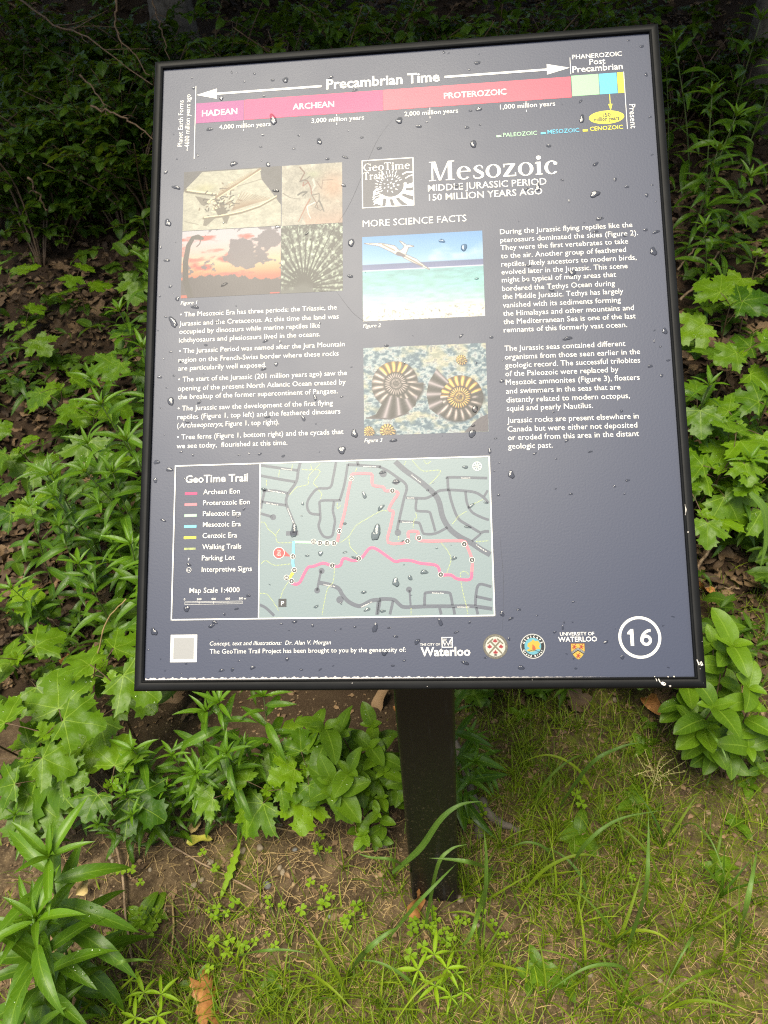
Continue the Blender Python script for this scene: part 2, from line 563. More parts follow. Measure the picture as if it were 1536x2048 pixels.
ROADS = [(3.2, [172.5, 501.1, 170.2, 511.3, 168.0, 523.3, 159.3, 536.0, 156.6, 544.2, 158.0, 551.6, 163.1, 563.7, 165.5, 571.0, 165.6, 581.1]), (5, [156.8, 581.3, 170.6, 581.2]), (3, [127.8, 503.4, 152.6, 507.5, 169.3, 510.3]), (3, [127.0, 515.1, 149.9, 520.0, 166.6, 523.2]), (3, [129.6, 532.4, 143.5, 532.8, 158.3, 536.0]), (3, [132.3, 531.5, 128.8, 547.2, 128.0, 552.7]), (3, [128.8, 544.9, 156.6, 549.7]), (3, [128.0, 558.2, 142.0, 562.7]), (2.8, [213.1, 502.3, 209.9, 518.9, 206.2, 530.8, 192.4, 531.8, 186.0, 537.6, 181.4, 544.9, 180.5, 552.2, 184.2, 559.2, 194.3, 561.2]), (2.8, [226.4, 504.6, 222.7, 526.7, 217.6, 544.0, 215.3, 545.6, 196.1, 545.7, 194.7, 552.6, 195.2, 565.4, 193.4, 574.4, 198.9, 585.4, 208.0, 585.6, 210.7, 574.8, 211.6, 567.6, 209.4, 556.6, 210.7, 546.6]), (3.2, [226.4, 505.5, 237.4, 506.3, 248.4, 507.6, 263.5, 509.0]), (3, [237.0, 502.2, 238.3, 506.8]), (2.5, [196.2, 623.1, 193.5, 634.7, 191.7, 645.3]), (4.4, [194.4, 636.5, 205.2, 638.9, 215.1, 643.0, 219.5, 650.2, 225.8, 657.3, 234.7, 661.9, 240.9, 662.0, 251.6, 656.9, 261.9, 656.1]), (3, [258.7, 657.0, 256.8, 672.3]), (3, [127.5, 659.4, 134.8, 663.1, 144.0, 671.6]), (3, [261.4, 508.9, 270.4, 513.4, 282.1, 522.0, 290.1, 528.6, 291.8, 535.1, 289.0, 544.1, 286.1, 555.8, 282.8, 569.3, 280.4, 580.1]), (6, [279.6, 503.5, 290.4, 514.0, 306.4, 526.3, 322.2, 541.4, 327.4, 551.5, 330.6, 566.9, 337.4, 579.6, 347.8, 588.8, 360.8, 596.2, 371.1, 603.5, 381.0, 609.4]), (3, [290.8, 544.6, 302.5, 545.4, 313.2, 545.7, 322.2, 541.4, 327.7, 537.9, 338.4, 537.3, 353.5, 538.6, 366.8, 540.8, 375.5, 546.4, 381.0, 552.9]), (3, [337.5, 538.2, 337.3, 525.4, 339.6, 523.2, 380.5, 525.3]), (3, [338.4, 538.2, 340.4, 549.1, 344.9, 563.6, 349.1, 570.9, 358.7, 577.4, 369.9, 584.8]), (3, [369.9, 585.7, 376.1, 584.1, 380.5, 584.2]), (2.5, [361.7, 594.4, 371.6, 586.6]), (2.8, [356.2, 539.6, 357.6, 552.3, 361.8, 561.4, 367.8, 566.0, 378.2, 570.8, 380.7, 570.8]), (2.8, [302.4, 546.3, 301.4, 557.1, 304.0, 559.9, 315.6, 561.1, 318.2, 566.6, 322.3, 582.8]), (2.8, [282.3, 570.7, 302.0, 572.5, 305.5, 574.4, 308.1, 582.5, 310.7, 585.3, 322.2, 585.1, 335.7, 578.7]), (2.5, [376.4, 545.6, 380.5, 538.9]), (4, [259.9, 655.7, 264.3, 655.3, 275.8, 656.3, 281.9, 661.7, 288.1, 664.4, 312.7, 663.9, 342.4, 664.3, 360.7, 664.6, 380.9, 667.5]), (3, [260.8, 657.0, 258.0, 671.8]), (3, [274.9, 657.2, 271.2, 672.0]), (3, [308.8, 663.0, 309.4, 652.5, 312.1, 649.0, 334.0, 649.4, 337.4, 653.8, 338.9, 663.4]), (3, [324.9, 665.8, 326.5, 672.8]), (3, [339.8, 665.1, 340.9, 673.0]), (3, [364.1, 665.5, 365.6, 673.3]), (2.2, [293.8, 662.7, 292.8, 646.1]), (3, [363.3, 663.8, 364.5, 650.7, 368.3, 641.2, 381.0, 644.1]), (3, [364.4, 654.2, 380.8, 658.0])]
DISCS = [(142.1, 562.7, 3.3), (196.6, 623.6, 3.3), (191.7, 644.9, 3.2), (216.8, 655.4, 4.0), (281.3, 583.2, 3.6), (265.9, 516.9, 4.1), (280.2, 526.5, 3.6), (292.3, 645.6, 3.2)]
ROUTES = [('prot', [214.3, 592.1, 217.0, 578.6, 222.6, 558.8, 226.3, 538.7, 229.1, 525.0, 230.5, 517.7, 234.6, 516.0, 251.0, 516.5, 253.7, 519.3, 254.1, 529.4, 265.7, 532.0, 267.9, 536.2, 276.0, 536.5, 281.9, 538.4, 280.9, 542.1, 276.3, 548.3, 271.7, 557.3, 276.2, 559.2, 276.1, 563.7, 273.3, 576.3, 270.4, 593.8, 290.9, 593.8, 292.4, 584.0, 294.7, 582.2, 301.8, 582.4, 303.6, 584.2, 305.2, 592.7, 349.4, 593.7, 355.5, 598.7, 361.2, 614.8, 360.4, 628.0]), ('arch', [360.4, 628.0, 359.8, 634.1, 355.3, 636.2, 344.0, 634.7, 338.0, 630.6, 327.4, 630.0, 325.0, 622.9, 320.6, 619.3, 304.8, 617.2, 295.9, 614.4, 285.3, 613.7, 278.2, 614.9, 272.0, 611.2, 259.5, 602.0, 252.4, 599.2, 247.6, 601.8, 241.3, 609.7, 232.3, 613.1, 223.3, 610.3, 219.7, 612.0, 217.8, 617.3, 213.3, 619.0, 205.2, 617.1, 198.0, 615.1, 187.1, 618.5, 181.7, 619.3, 177.2, 626.4, 172.7, 635.2, 168.2, 637.8, 163.6, 636.4]), ('pale', [165.6, 591.0, 214.3, 593.0]), ('meso', [165.6, 590.1, 164.8, 607.3, 164.9, 616.3, 166.3, 621.7]), ('ceno', [166.3, 622.6, 160.0, 632.3])]
MARKS = [(10, 230.5, 521.4, 2.7), (11, 216.6, 580.0, 2.7), (12, 210.5, 593.4, 2.7), (13, 202.8, 593.2, 2.7), (14, 194.8, 592.8, 2.7), (15, 187.7, 591.1, 2.7), (16, 164.6, 607.1, 2.7), (17, 166.3, 622.1, 2.7), (18, 157.7, 630.3, 2.7), (1, 163.3, 634.2, 2.7), (2, 208.6, 618.0, 2.7), (3, 237.9, 610.8, 2.7), (9, 276.0, 536.5, 2.7), (8, 291.6, 592.9, 2.7), (7, 304.4, 589.6, 2.7), (6, 353.3, 597.5, 2.6), (5, 361.2, 614.8, 2.6), (4, 327.0, 630.0, 2.6)]
TRAILS = [[128.6, 567.9, 132.8, 568.9, 136.6, 575.8, 144.9, 583.3, 147.8, 591.1, 165.2, 591.5], [149.5, 576.1, 144.9, 583.3], [127.8, 615.1, 134.2, 611.2, 144.3, 616.3, 161.7, 615.3], [159.5, 635.0, 153.7, 644.7, 151.0, 652.7], [128.2, 647.0, 135.5, 648.0, 142.0, 655.2, 148.9, 665.9], [160.7, 537.9, 168.5, 529.8, 181.4, 526.4, 182.3, 517.2, 195.2, 503.7], [174.8, 509.5, 185.0, 509.9, 184.1, 503.3], [185.0, 509.9, 195.2, 512.0, 187.8, 524.8, 192.4, 530.4], [193.3, 533.2, 197.0, 537.9, 195.2, 543.9], [217.9, 592.6, 227.0, 586.1, 235.2, 574.5, 247.9, 566.7, 263.0, 558.9, 269.9, 559.0], [227.0, 586.1, 228.7, 597.8, 236.8, 606.0], [211.1, 620.7, 209.3, 635.9, 203.4, 642.9, 199.8, 656.9, 197.1, 671.4], [214.4, 548.5, 214.4, 554.9, 218.9, 551.4], [134.1, 520.4, 134.2, 527.0], [148.9, 509.7, 148.0, 517.1], [163.7, 503.6, 162.8, 509.2], [236.5, 509.6, 233.7, 516.9], [291.4, 503.9, 289.6, 507.5], [298.7, 503.2, 306.6, 512.6, 312.0, 515.5, 329.1, 515.1, 325.3, 522.3, 317.1, 530.3], [311.3, 503.6, 314.8, 507.3, 319.4, 503.8], [328.2, 595.5, 335.1, 604.5, 338.4, 614.3, 333.6, 628.3], [348.3, 636.5, 350.6, 650.5, 353.3, 662.7, 355.2, 673.2], [348.4, 633.0, 348.5, 628.6, 353.0, 626.9, 357.2, 630.5], [341.1, 575.2, 348.4, 566.4, 357.3, 561.3], [365.5, 553.4, 374.5, 549.1], [366.1, 595.0, 380.0, 594.4], [294.2, 665.4, 294.1, 672.3], [301.3, 561.7, 302.1, 567.1, 299.4, 569.7, 297.9, 578.7], [282.1, 587.3, 281.6, 591.8]]
STREETS = [('Columbia St W', [297.0, 519.7, 307.2, 528.7]), ('Columbia St W', [365.6, 598.9, 376.7, 607.1]), ('Ladyslipper Dr', [198.9, 639.0, 211.5, 641.7]), ('Ladyslipper Dr', [343.7, 665.5, 357.1, 665.9]), ('Dewdrop Cres', [317.3, 650.2, 329.6, 650.7]), ('Waterbury Walk', [243.3, 508.7, 258.4, 509.5]), ('Zurich Dr', [292.1, 545.6, 300.2, 545.9]), ('Ladyslipper Dr', [240.4, 664.1, 252.5, 658.6]), ('Black Cherry St', [134.4, 547.1, 147.8, 549.7]), ('Mountain Maple Ave', [136.1, 532.6, 155.1, 536.8]), ('Butternut Ave', [151.2, 508.4, 163.3, 510.3]), ('Columbia Forest Blvd', [158.0, 553.5, 164.6, 570.1]), ('Stone Fall Dr', [286.3, 572.3, 298.0, 573.1]), ('Crosbury Dr', [352.1, 524.9, 362.3, 525.2])]
DROPS = [(85.8,9.9,1.7), (92.6,11.0,1.2), (114.4,14.1,3.1), (137.1,24.6,4.1), (153.0,25.8,5.0), (208.7,26.9,5.0), (102.1,23.9,1.7), (35.7,13.9,1.7), (73.5,43.7,4.1), (126.7,45.7,2.9), (237.7,46.1,5.0), (60.4,83.9,5.4), (138.8,78.6,5.8), (123.1,112.1,3.3), (125.8,96.9,2.5), (169.3,100.6,2.9), (194.5,110.0,4.6), (163.7,117.5,2.9), (245.8,108.6,3.7), (266.4,124.0,5.0), (290.8,89.8,5.8), (313.9,99.1,5.4), (323.7,94.0,2.1), (89.4,131.7,6.2), (132.5,135.7,4.1), (204.4,133.5,4.1), (225.5,132.7,6.6), (20.0,120.8,1.9), (45.5,118.2,1.7), (14.9,87.9,1.9), (6.4,137.3,4.1), (19.9,158.1,9.5), (10.8,203.0,6.6), (10.9,251.2,6.6), (16.4,284.2,4.1), (3.7,295.7,2.5), (25.2,299.9,3.7), (142.1,170.3,6.2), (145.3,216.1,4.6), (223.0,168.1,4.1), (232.0,241.3,6.2), (230.6,282.7,5.8), (81.4,285.1,7.5), (180.0,226.0,4.1), (2.9,234.2,1.7), (21.2,229.0,1.4), (38.3,27.8,2.9), (46.7,311.2,8.3), (345.9,4.2,2.1), (351.7,6.0,2.1), (387.7,10.3,1.7), (385.0,21.7,6.2), (375.5,29.9,1.7), (375.2,83.5,3.3), (385.6,81.7,5.0), (370.0,104.5,3.7), (377.4,126.3,6.2), (464.1,134.9,5.0), (410.7,117.5,2.5), (503.5,80.6,3.3), (503.5,104.8,4.1), (482.0,83.5,1.4), (577.1,15.9,3.7), (562.4,7.0,2.9), (579.8,52.8,2.5), (580.9,107.1,2.9), (516.2,161.4,6.2), (477.4,178.7,3.3), (537.1,181.7,2.9), (549.7,191.9,3.7), (514.4,197.6,9.5), (577.6,191.3,2.1), (571.2,203.4,2.9), (580.7,211.9,1.7), (356.7,178.1,8.3), (437.4,187.0,4.1), (449.7,186.6,4.1), (517.2,228.9,8.3), (567.2,245.4,3.7), (578.8,248.5,6.2), (574.2,271.6,6.6), (512.0,244.5,4.6), (544.2,251.1,4.1), (434.9,281.0,5.0), (483.6,292.3,5.4), (459.9,312.1,4.6), (432.1,297.8,2.9), (337.1,244.9,5.0), (362.7,254.8,5.8), (376.1,293.6,4.1), (580.3,154.1,2.5), (12.1,321.6,2.5), (21.8,329.8,5.8), (74.1,331.1,5.0), (2.7,338.0,1.7), (131.3,356.8,5.0), (148.5,358.3,2.1), (18.9,365.1,2.9), (31.6,376.8,4.1), (60.7,358.4,3.7), (144.1,385.1,3.3), (129.4,390.3,5.0), (23.7,393.7,2.1), (6.0,394.6,3.7), (20.7,424.4,7.5), (54.3,426.9,4.6), (9.3,432.2,2.1), (15.5,407.9,1.7), (189.7,427.5,2.9), (219.9,427.0,3.3), (41.0,449.6,3.7), (134.6,447.2,5.0), (234.1,470.0,5.4), (34.7,484.9,2.9), (126.1,490.1,4.1), (153.0,493.2,3.7), (219.7,488.6,6.2), (278.0,479.4,7.5), (6.8,495.4,5.0), (20.8,504.5,5.4), (5.2,516.9,3.7), (271.7,368.6,4.1), (231.2,392.3,2.1), (102.4,490.5,2.1), (176.3,451.0,2.9), (356.6,360.9,5.0), (390.4,364.3,3.3), (474.7,369.3,9.1), (580.5,365.6,4.1), (569.6,364.6,2.1), (582.1,399.4,3.7), (574.7,383.4,2.5), (573.7,416.4,2.5), (442.1,428.3,3.7), (400.7,415.4,3.7), (561.8,405.2,3.7), (369.5,446.8,5.4), (366.8,465.7,4.1), (391.0,481.0,2.9), (468.3,485.8,3.3), (384.2,495.7,2.5), (432.9,499.5,4.1), (455.8,506.1,1.7), (492.8,499.2,3.7), (406.7,522.0,5.0), (388.4,517.8,1.7), (530.5,532.1,4.1), (392.2,544.4,2.9), (528.6,454.9,2.1), (469.8,545.4,3.3), (516.8,538.2,2.1), (454.9,453.3,2.1), (365.5,474.5,6.2), (131.2,530.7,5.6), (15.8,563.0,5.2), (263.3,554.2,7.0), (256.8,584.8,8.4), (222.4,603.6,4.2), (222.5,571.7,3.3), (233.4,609.9,5.6), (278.1,637.4,6.6), (246.4,666.7,5.6), (263.3,668.2,5.6), (190.5,662.3,4.7), (195.4,604.3,3.8), (180.5,606.4,3.8), (342.2,612.1,4.2), (308.4,626.6,5.6), (293.8,632.8,3.8), (242.9,647.6,5.2), (264.9,515.7,5.6), (280.8,526.1,5.6), (165.5,580.3,7.0), (361.7,555.5,8.4), (356.8,512.2,4.7), (174.1,561.9,2.3), (175.3,548.2,2.3), (101.2,561.3,3.3), (108.7,552.7,3.3), (46.7,613.6,4.7), (45.4,662.7,4.7), (101.8,663.5,3.8), (115.2,649.1,3.3), (77.1,677.6,4.2), (88.2,669.3,1.9), (286.0,592.8,3.3), (357.5,578.6,6.6), (378.6,552.3,3.3), (244.9,541.3,3.3), (321.2,528.6,2.3), (314.9,537.0,2.3), (138.7,637.4,1.9), (8.9,687.3,5.2), (3.1,707.2,2.0), (74.0,681.9,7.2), (166.7,678.4,4.8), (264.6,712.3,4.8), (277.0,695.5,4.0), (300.3,700.7,4.8), (120.1,727.1,4.0), (98.2,729.0,2.8), (174.2,729.6,3.2), (194.9,729.7,3.2), (86.6,729.5,4.0), (254.6,687.2,4.0), (270.0,686.3,3.6), (233.0,684.9,2.4), (160.5,687.7,1.6), (186.5,682.7,2.0), (152.0,680.8,2.4), (273.5,726.3,3.6), (285.8,721.1,3.2), (158.6,718.4,2.8), (211.4,688.7,1.6), (217.6,686.7,1.6), (17.4,717.1,1.2), (22.7,729.8,1.2), (46.3,722.5,2.4), (41.3,732.6,1.6), (105.4,719.9,1.6), (325.6,681.8,3.3), (342.0,691.8,4.6), (356.8,681.6,2.5), (400.4,678.1,4.6), (391.3,672.8,3.3), (409.0,668.9,3.7), (445.9,693.0,3.3), (498.0,703.7,4.6), (514.2,719.6,2.9), (350.5,724.0,7.5), (409.9,729.2,4.6), (465.5,730.6,2.1), (397.6,699.6,2.1), (372.3,718.7,2.9), (568.6,678.3,2.5), (558.0,687.2,1.7), (454.3,689.0,1.7), (466.7,661.5,2.9), (428.3,675.3,1.7), (560.3,730.4,2.1)]
PW, PH_ = 0.586, 0.740
PANEL = Matrix.Translation((-0.296, 0.27992, 1.40132)) @ Matrix(((1, 0, 0), (0, 0.69584, -0.71819), (0, 0.71819, 0.69584))).to_4x4()


def print_mat(name, col, rough=0.42, attr=False):
    """printed laminate: one gloss and one faint orange-peel for the whole panel"""
    k = NT(name)
    if attr:
        k.set(base=k.n('Attribute', attribute_name='col').outputs['Color'])
    else:
        k.set(base=tuple(float(c) for c in col))
    oc = k.n('TexCoord').outputs['Object']
    nz = k.noise(420, 2, 0.5, oc)
    sm = k.noise(7, 4, 0.6, oc)
    k.set(rough=k.math('ADD', k.math('MULTIPLY', sm, 0.10), rough - 0.05), spec=0.42)
    k.bump(nz, 0.10, 0.0006)
    return k.m


M_PANEL = print_mat('panel_print', (0.032, 0.039, 0.067))
M_WHITE = print_mat('white_ink', (0.62, 0.61, 0.57))
M_PHOTO = print_mat('photo_ink', None, attr=True)
INK = {'hadean': (0.215, 0.024, 0.138), 'archean': (0.550, 0.022, 0.107), 'prot': (0.585, 0.060, 0.095), 'prot2': (0.636, 0.138, 0.163), 'green': (0.241, 0.464, 0.249), 'blue': (0.077, 0.378, 0.533),
       'yellow': (0.688, 0.602, 0.034), 'land': (0.150, 0.194, 0.202), 'road': (0.073, 0.083, 0.103), 'trail': (0.361, 0.413, 0.138), 'red': (0.619, 0.043, 0.043), 'black': (0.026, 0.026, 0.028), 'paleg': (0.310, 0.516, 0.327), 'arch2': (0.688, 0.077, 0.163)}
M_INK = {n_: print_mat(n_ + '_ink', c_) for n_, c_ in INK.items()}


class Flat:
    """flat printed shapes on the panel, mm in, metres out"""
    def __init__(self, h):
        self.h = h; self.V = []; self.F = []

    def poly(self, pts, h=None):
        b = len(self.V)
        h = self.h if h is None else h
        for u, v in pts:
            self.V.append((u / 1000, -v / 1000, h / 1000))
        self.F.append(list(range(b, b + len(pts))))

    def rect(self, u0, v0, u1, v1):
        self.poly([(u0, v1), (u1, v1), (u1, v0), (u0, v0)])

    def disc(self, u, v, r, n=24, ry=None):
        ry = ry or r
        self.poly([(u + r * math.cos(2 * math.pi * i / n), v - ry * math.sin(2 * math.pi * i / n)) for i in range(n)])

    def ring(self, u, v, r0, r1, n=40, a0=0, a1=360):
        b = len(self.V)
        for i in range(n + 1):
            a = R(a0 + (a1 - a0) * i / n)
            for r in (r0, r1):
                self.V.append(((u + r * math.cos(a)) / 1000, (-v + r * math.sin(a)) / 1000, self.h / 1000))
        for i in range(n):
            self.F.append([b + 2 * i, b + 2 * i + 1, b + 2 * i + 3, b + 2 * i + 2])

    def line(self, pts, w, smooth=0):
        P = np.asarray(pts, float)
        if smooth and len(P) > 2:
            P = smooth_path(np.c_[P, np.zeros(len(P))], (len(P) - 1) * smooth + 1)[:, :2]
        T = np.gradient(P, axis=0)
        T /= np.linalg.norm(T, axis=1)[:, None] + 1e-9
        W = np.full(len(P), w) if np.isscalar(w) else np.interp(np.linspace(0, 1, len(P)), np.linspace(0, 1, len(w)), w)
        N = np.c_[-T[:, 1], T[:, 0]] * W[:, None] / 2
        b = len(self.V)
        for p, n_ in zip(P, N):
            self.V.append(((p[0] - n_[0]) / 1000, -(p[1] - n_[1]) / 1000, self.h / 1000))
            self.V.append(((p[0] + n_[0]) / 1000, -(p[1] + n_[1]) / 1000, self.h / 1000))
        for i in range(len(P) - 1):
            q_ = [b + 2 * i, b + 2 * i + 2, b + 2 * i + 3, b + 2 * i + 1]
            self.F.append(q_[::-1])

    def build(self, name, mat, parent):
        me = bpy.data.meshes.new(name)
        me.from_pydata(self.V, [], self.F)
        bm = bmesh.new(); bm.from_mesh(me)
        bm.normal_update()
        for f in bm.faces:
            if f.normal.z < 0:
                f.normal_flip()
        bm.to_mesh(me); bm.free()
        me.materials.append(mat)
        return link(bpy.data.objects.new(name, me), parent)


_tcache = {}


def glyphs(s, bold=0.0, italic=0.0):
    key = (s, bold, italic)
    if key not in _tcache:
        c = bpy.data.curves.new('t', 'FONT')
        c.body = s; c.size = 1.0; c.resolution_u = 2; c.offset = bold; c.shear = italic
        o = bpy.data.objects.new('t', c); COL.objects.link(o)
        dg = bpy.context.evaluated_depsgraph_get()
        me = bpy.data.meshes.new_from_object(o.evaluated_get(dg))
        V = np.array([v.co[:2] for v in me.vertices]) if len(me.vertices) else np.zeros((0, 2))
        F = [list(p.vertices) for p in me.polygons]
        bpy.data.objects.remove(o); bpy.data.curves.remove(c); bpy.data.meshes.remove(me)
        _tcache[key] = (V, F)
    return _tcache[key]


def put_text(fl, s, u0, v, u1, size=None, bold=0.0, italic=0.0, ang=0.0, h=None):
    """text with its ink from u0 to u1 and its baseline at v"""
    V, F = glyphs(s, bold, italic)
    w = V[:, 0].max() - V[:, 0].min()
    sx = (u1 - u0) / w
    sy = size or sx
    b = len(fl.V)
    ca, sa = math.cos(R(ang)), math.sin(R(ang))
    hh = (fl.h if h is None else h) / 1000
    for x, y in V:
        X = (x - V[:, 0].min()) * sx; Y = y * sy
        fl.V.append(((u0 + X * ca - Y * sa) / 1000, (-v + X * sa + Y * ca) / 1000, hh))
    fl.F += [[b + i for i in f] for f in F]


def text_size(lines, bold=0.0, italic=0.0):
    r = []
    for s, u0, v, u1 in lines:
        V, _ = glyphs(s, bold, italic)
        r.append((u1 - u0) / (V[:, 0].max() - V[:, 0].min()))
    return float(np.median(r))


# a small old-style serif alphabet (cap height 1)
def serif(ch):
    P = []

    def rect(x0, y0, x1, y1): P.append([(x0, y0), (x1, y0), (x1, y1), (x0, y1)])

    def bowl(cx, cy, rx, ry, tk, tn, a0, a1, n=26):
        for i in range(n):
            q_ = []
            for a, o_ in ((a0 + (a1 - a0) * i / n, 0), (a0 + (a1 - a0) * (i + 1) / n, 0), (a0 + (a1 - a0) * (i + 1) / n, 1), (a0 + (a1 - a0) * i / n, 1)):
                ra = R(a); ax, ay = (rx - tk, ry - tn) if o_ else (rx, ry)
                q_.append((cx + ax * math.cos(ra), cy + ay * math.sin(ra)))
            P.append(q_)

    def stem(x, y0, y1, w=0.16, sb=True, st=True, so=0.07):
        rect(x, y0, x + w, y1)
        if sb: rect(x - so, y0, x, y0 + 0.05); rect(x + w, y0, x + w + so, y0 + 0.05)
        if st: P.append([(x - so - 0.02, y1 - 0.07), (x, y1 - 0.10), (x, y1), (x - so * 0.2, y1)])

    def dot(cx, cy, r):
        P.append([(cx + r * math.cos(2 * math.pi * i / 16), cy + r * math.sin(2 * math.pi * i / 16)) for i in range(16)])

    X = 0.66
    if ch == 'o': bowl(.33, .33, .33, .35, .15, .05, 0, 360, 36); w = .66
    elif ch == 'e':
        bowl(.31, .33, .31, .35, .15, .05, 8, 318, 34); rect(.15, .37, .60, .43); w = .62
    elif ch == 'c': bowl(.31, .33, .31, .35, .15, .06, 48, 318, 30); dot(.47, .53, .085); w = .58
    elif ch == 's':
        pts = smooth_path([(.43, .50, 0), (.38, .63, 0), (.23, .655, 0), (.10, .53, 0), (.22, .38, 0), (.40, .24, 0), (.40, .09, 0), (.24, .005, 0), (.07, .05, 0), (.03, .18, 0)], 40)
        W = np.interp(np.linspace(0, 1, 40), np.linspace(0, 1, 10), [.05, .05, .06, .12, .155, .15, .11, .06, .06, .05])
        T = np.gradient(pts, axis=0); T /= np.linalg.norm(T, axis=1)[:, None]
        for i in range(39):
            a, b = pts[i], pts[i + 1]; na = np.array([-T[i][1], T[i][0]]) * W[i] / 2; nb = np.array([-T[i + 1][1], T[i + 1][0]]) * W[i + 1] / 2
            P.append([tuple(a[:2] - na), tuple(b[:2] - nb), tuple(b[:2] + nb), tuple(a[:2] + na)])
        w = .48
    elif ch == 'z':
        rect(.03, X - .07, .54, X); rect(.02, 0, .57, .07); P.append([(.02, .07), (.21, .07), (.54, X - .07), (.35, X - .07)])
        rect(.03, X - .18, .08, X - .07); rect(.52, .07, .57, .19); w = .58
    elif ch == 'i': stem(.08, 0, X); dot(.16, .87, .105); w = .32
    elif ch == 'l': stem(.08, 0, 1.03); w = .32
    elif ch == 'M':
        rect(.12, 0, .19, .95); rect(.0, 0, .12, .05); rect(.19, 0, .31, .05); rect(.02, .95, .30, 1.0)
        P.append([(.12, .95), (.44, 0), (.52, 0), (.31, .98)][::1]); P.append([(.44, 0), (.52, 0), (.90, .97), (.83, .97)])
        rect(.83, 0, 1.01, .95); rect(.73, 0, .83, .05); rect(1.01, 0, 1.12, .05); rect(.84, .95, 1.12, 1.0); w = 1.14
    elif ch == 'T':
        rect(.0, .94, .76, 1.0); rect(.0, .80, .05, .94); rect(.71, .80, .76, .94); stem(.30, 0, .94, .16, True, False, .08); w = .76
    elif ch == 'G':
        bowl(.46, .5, .46, .52, .17, .06, 42, 300, 34); rect(.68, .05, .84, .42); rect(.58, .42, .94, .47); bowl(.46, .5, .46, .52, .17, .06, 300, 330, 6); rect(.77, .68, .82, .98); w = .96
    elif ch == 'm':
        stem(.08, 0, X); stem(.46, 0, X - .12, .15, True, False); stem(.84, 0, X - .12, .15, True, False)
        bowl(.42, X - .20, .19, .21, .15, .07, 0, 150, 14); bowl(.80, X - .20, .19, .21, .15, .07, 0, 150, 14); w = 1.10
    elif ch == 'r': stem(.08, 0, X); bowl(.42, X - .22, .20, .22, .10, .09, 60, 160, 10); dot(.46, X - .08, .075); w = .52
    elif ch == 'a':
        stem(.36, .0, X - .14, .15, False, False); rect(.51, 0, .58, .06); bowl(.30, X - .19, .21, .20, .15, .05, 0, 140, 14); dot(.13, .49, .075)
        bowl(.24, .18, .22, .20, .14, .05, 40, 330, 24); w = .60
    else: w = .3
    return P, w


def put_serif(fl, s, u0, v, u1, cap):
    x, polys = 0.0, []
    for ch in s:
        P, w = serif(ch)
        polys += [[(px + x, py) for px, py in p] for p in P]
        x += w + 0.075
    x -= 0.075
    sx = (u1 - u0) / x
    for p in polys:
        fl.poly([(u0 + a * sx, v - b * cap) for a, b in p])


# raster pictures: painted into the colours of a fine flat grid
def vnoise(X, Y, f, seed, oct_=4):
    r_ = np.random.default_rng(seed); out = np.zeros_like(X); amp, tot = 1.0, 0.0
    for o_ in range(oct_):
        n_ = int(f * 2 ** o_) + 3
        G_ = r_.random((n_ + 1, n_ + 1))
        x, y = np.clip(X, 0, 1) * (n_ - 1), np.clip(Y, 0, 1) * (n_ - 1)
        i, j = x.astype(int), y.astype(int); fx, fy = x - i, y - j
        fx, fy = fx * fx * (3 - 2 * fx), fy * fy * (3 - 2 * fy)
        out += amp * ((G_[j, i] * (1 - fx) + G_[j, i + 1] * fx) * (1 - fy) + (G_[j + 1, i] * (1 - fx) + G_[j + 1, i + 1] * fx) * fy)
        tot += amp; amp *= 0.55
    return out / tot


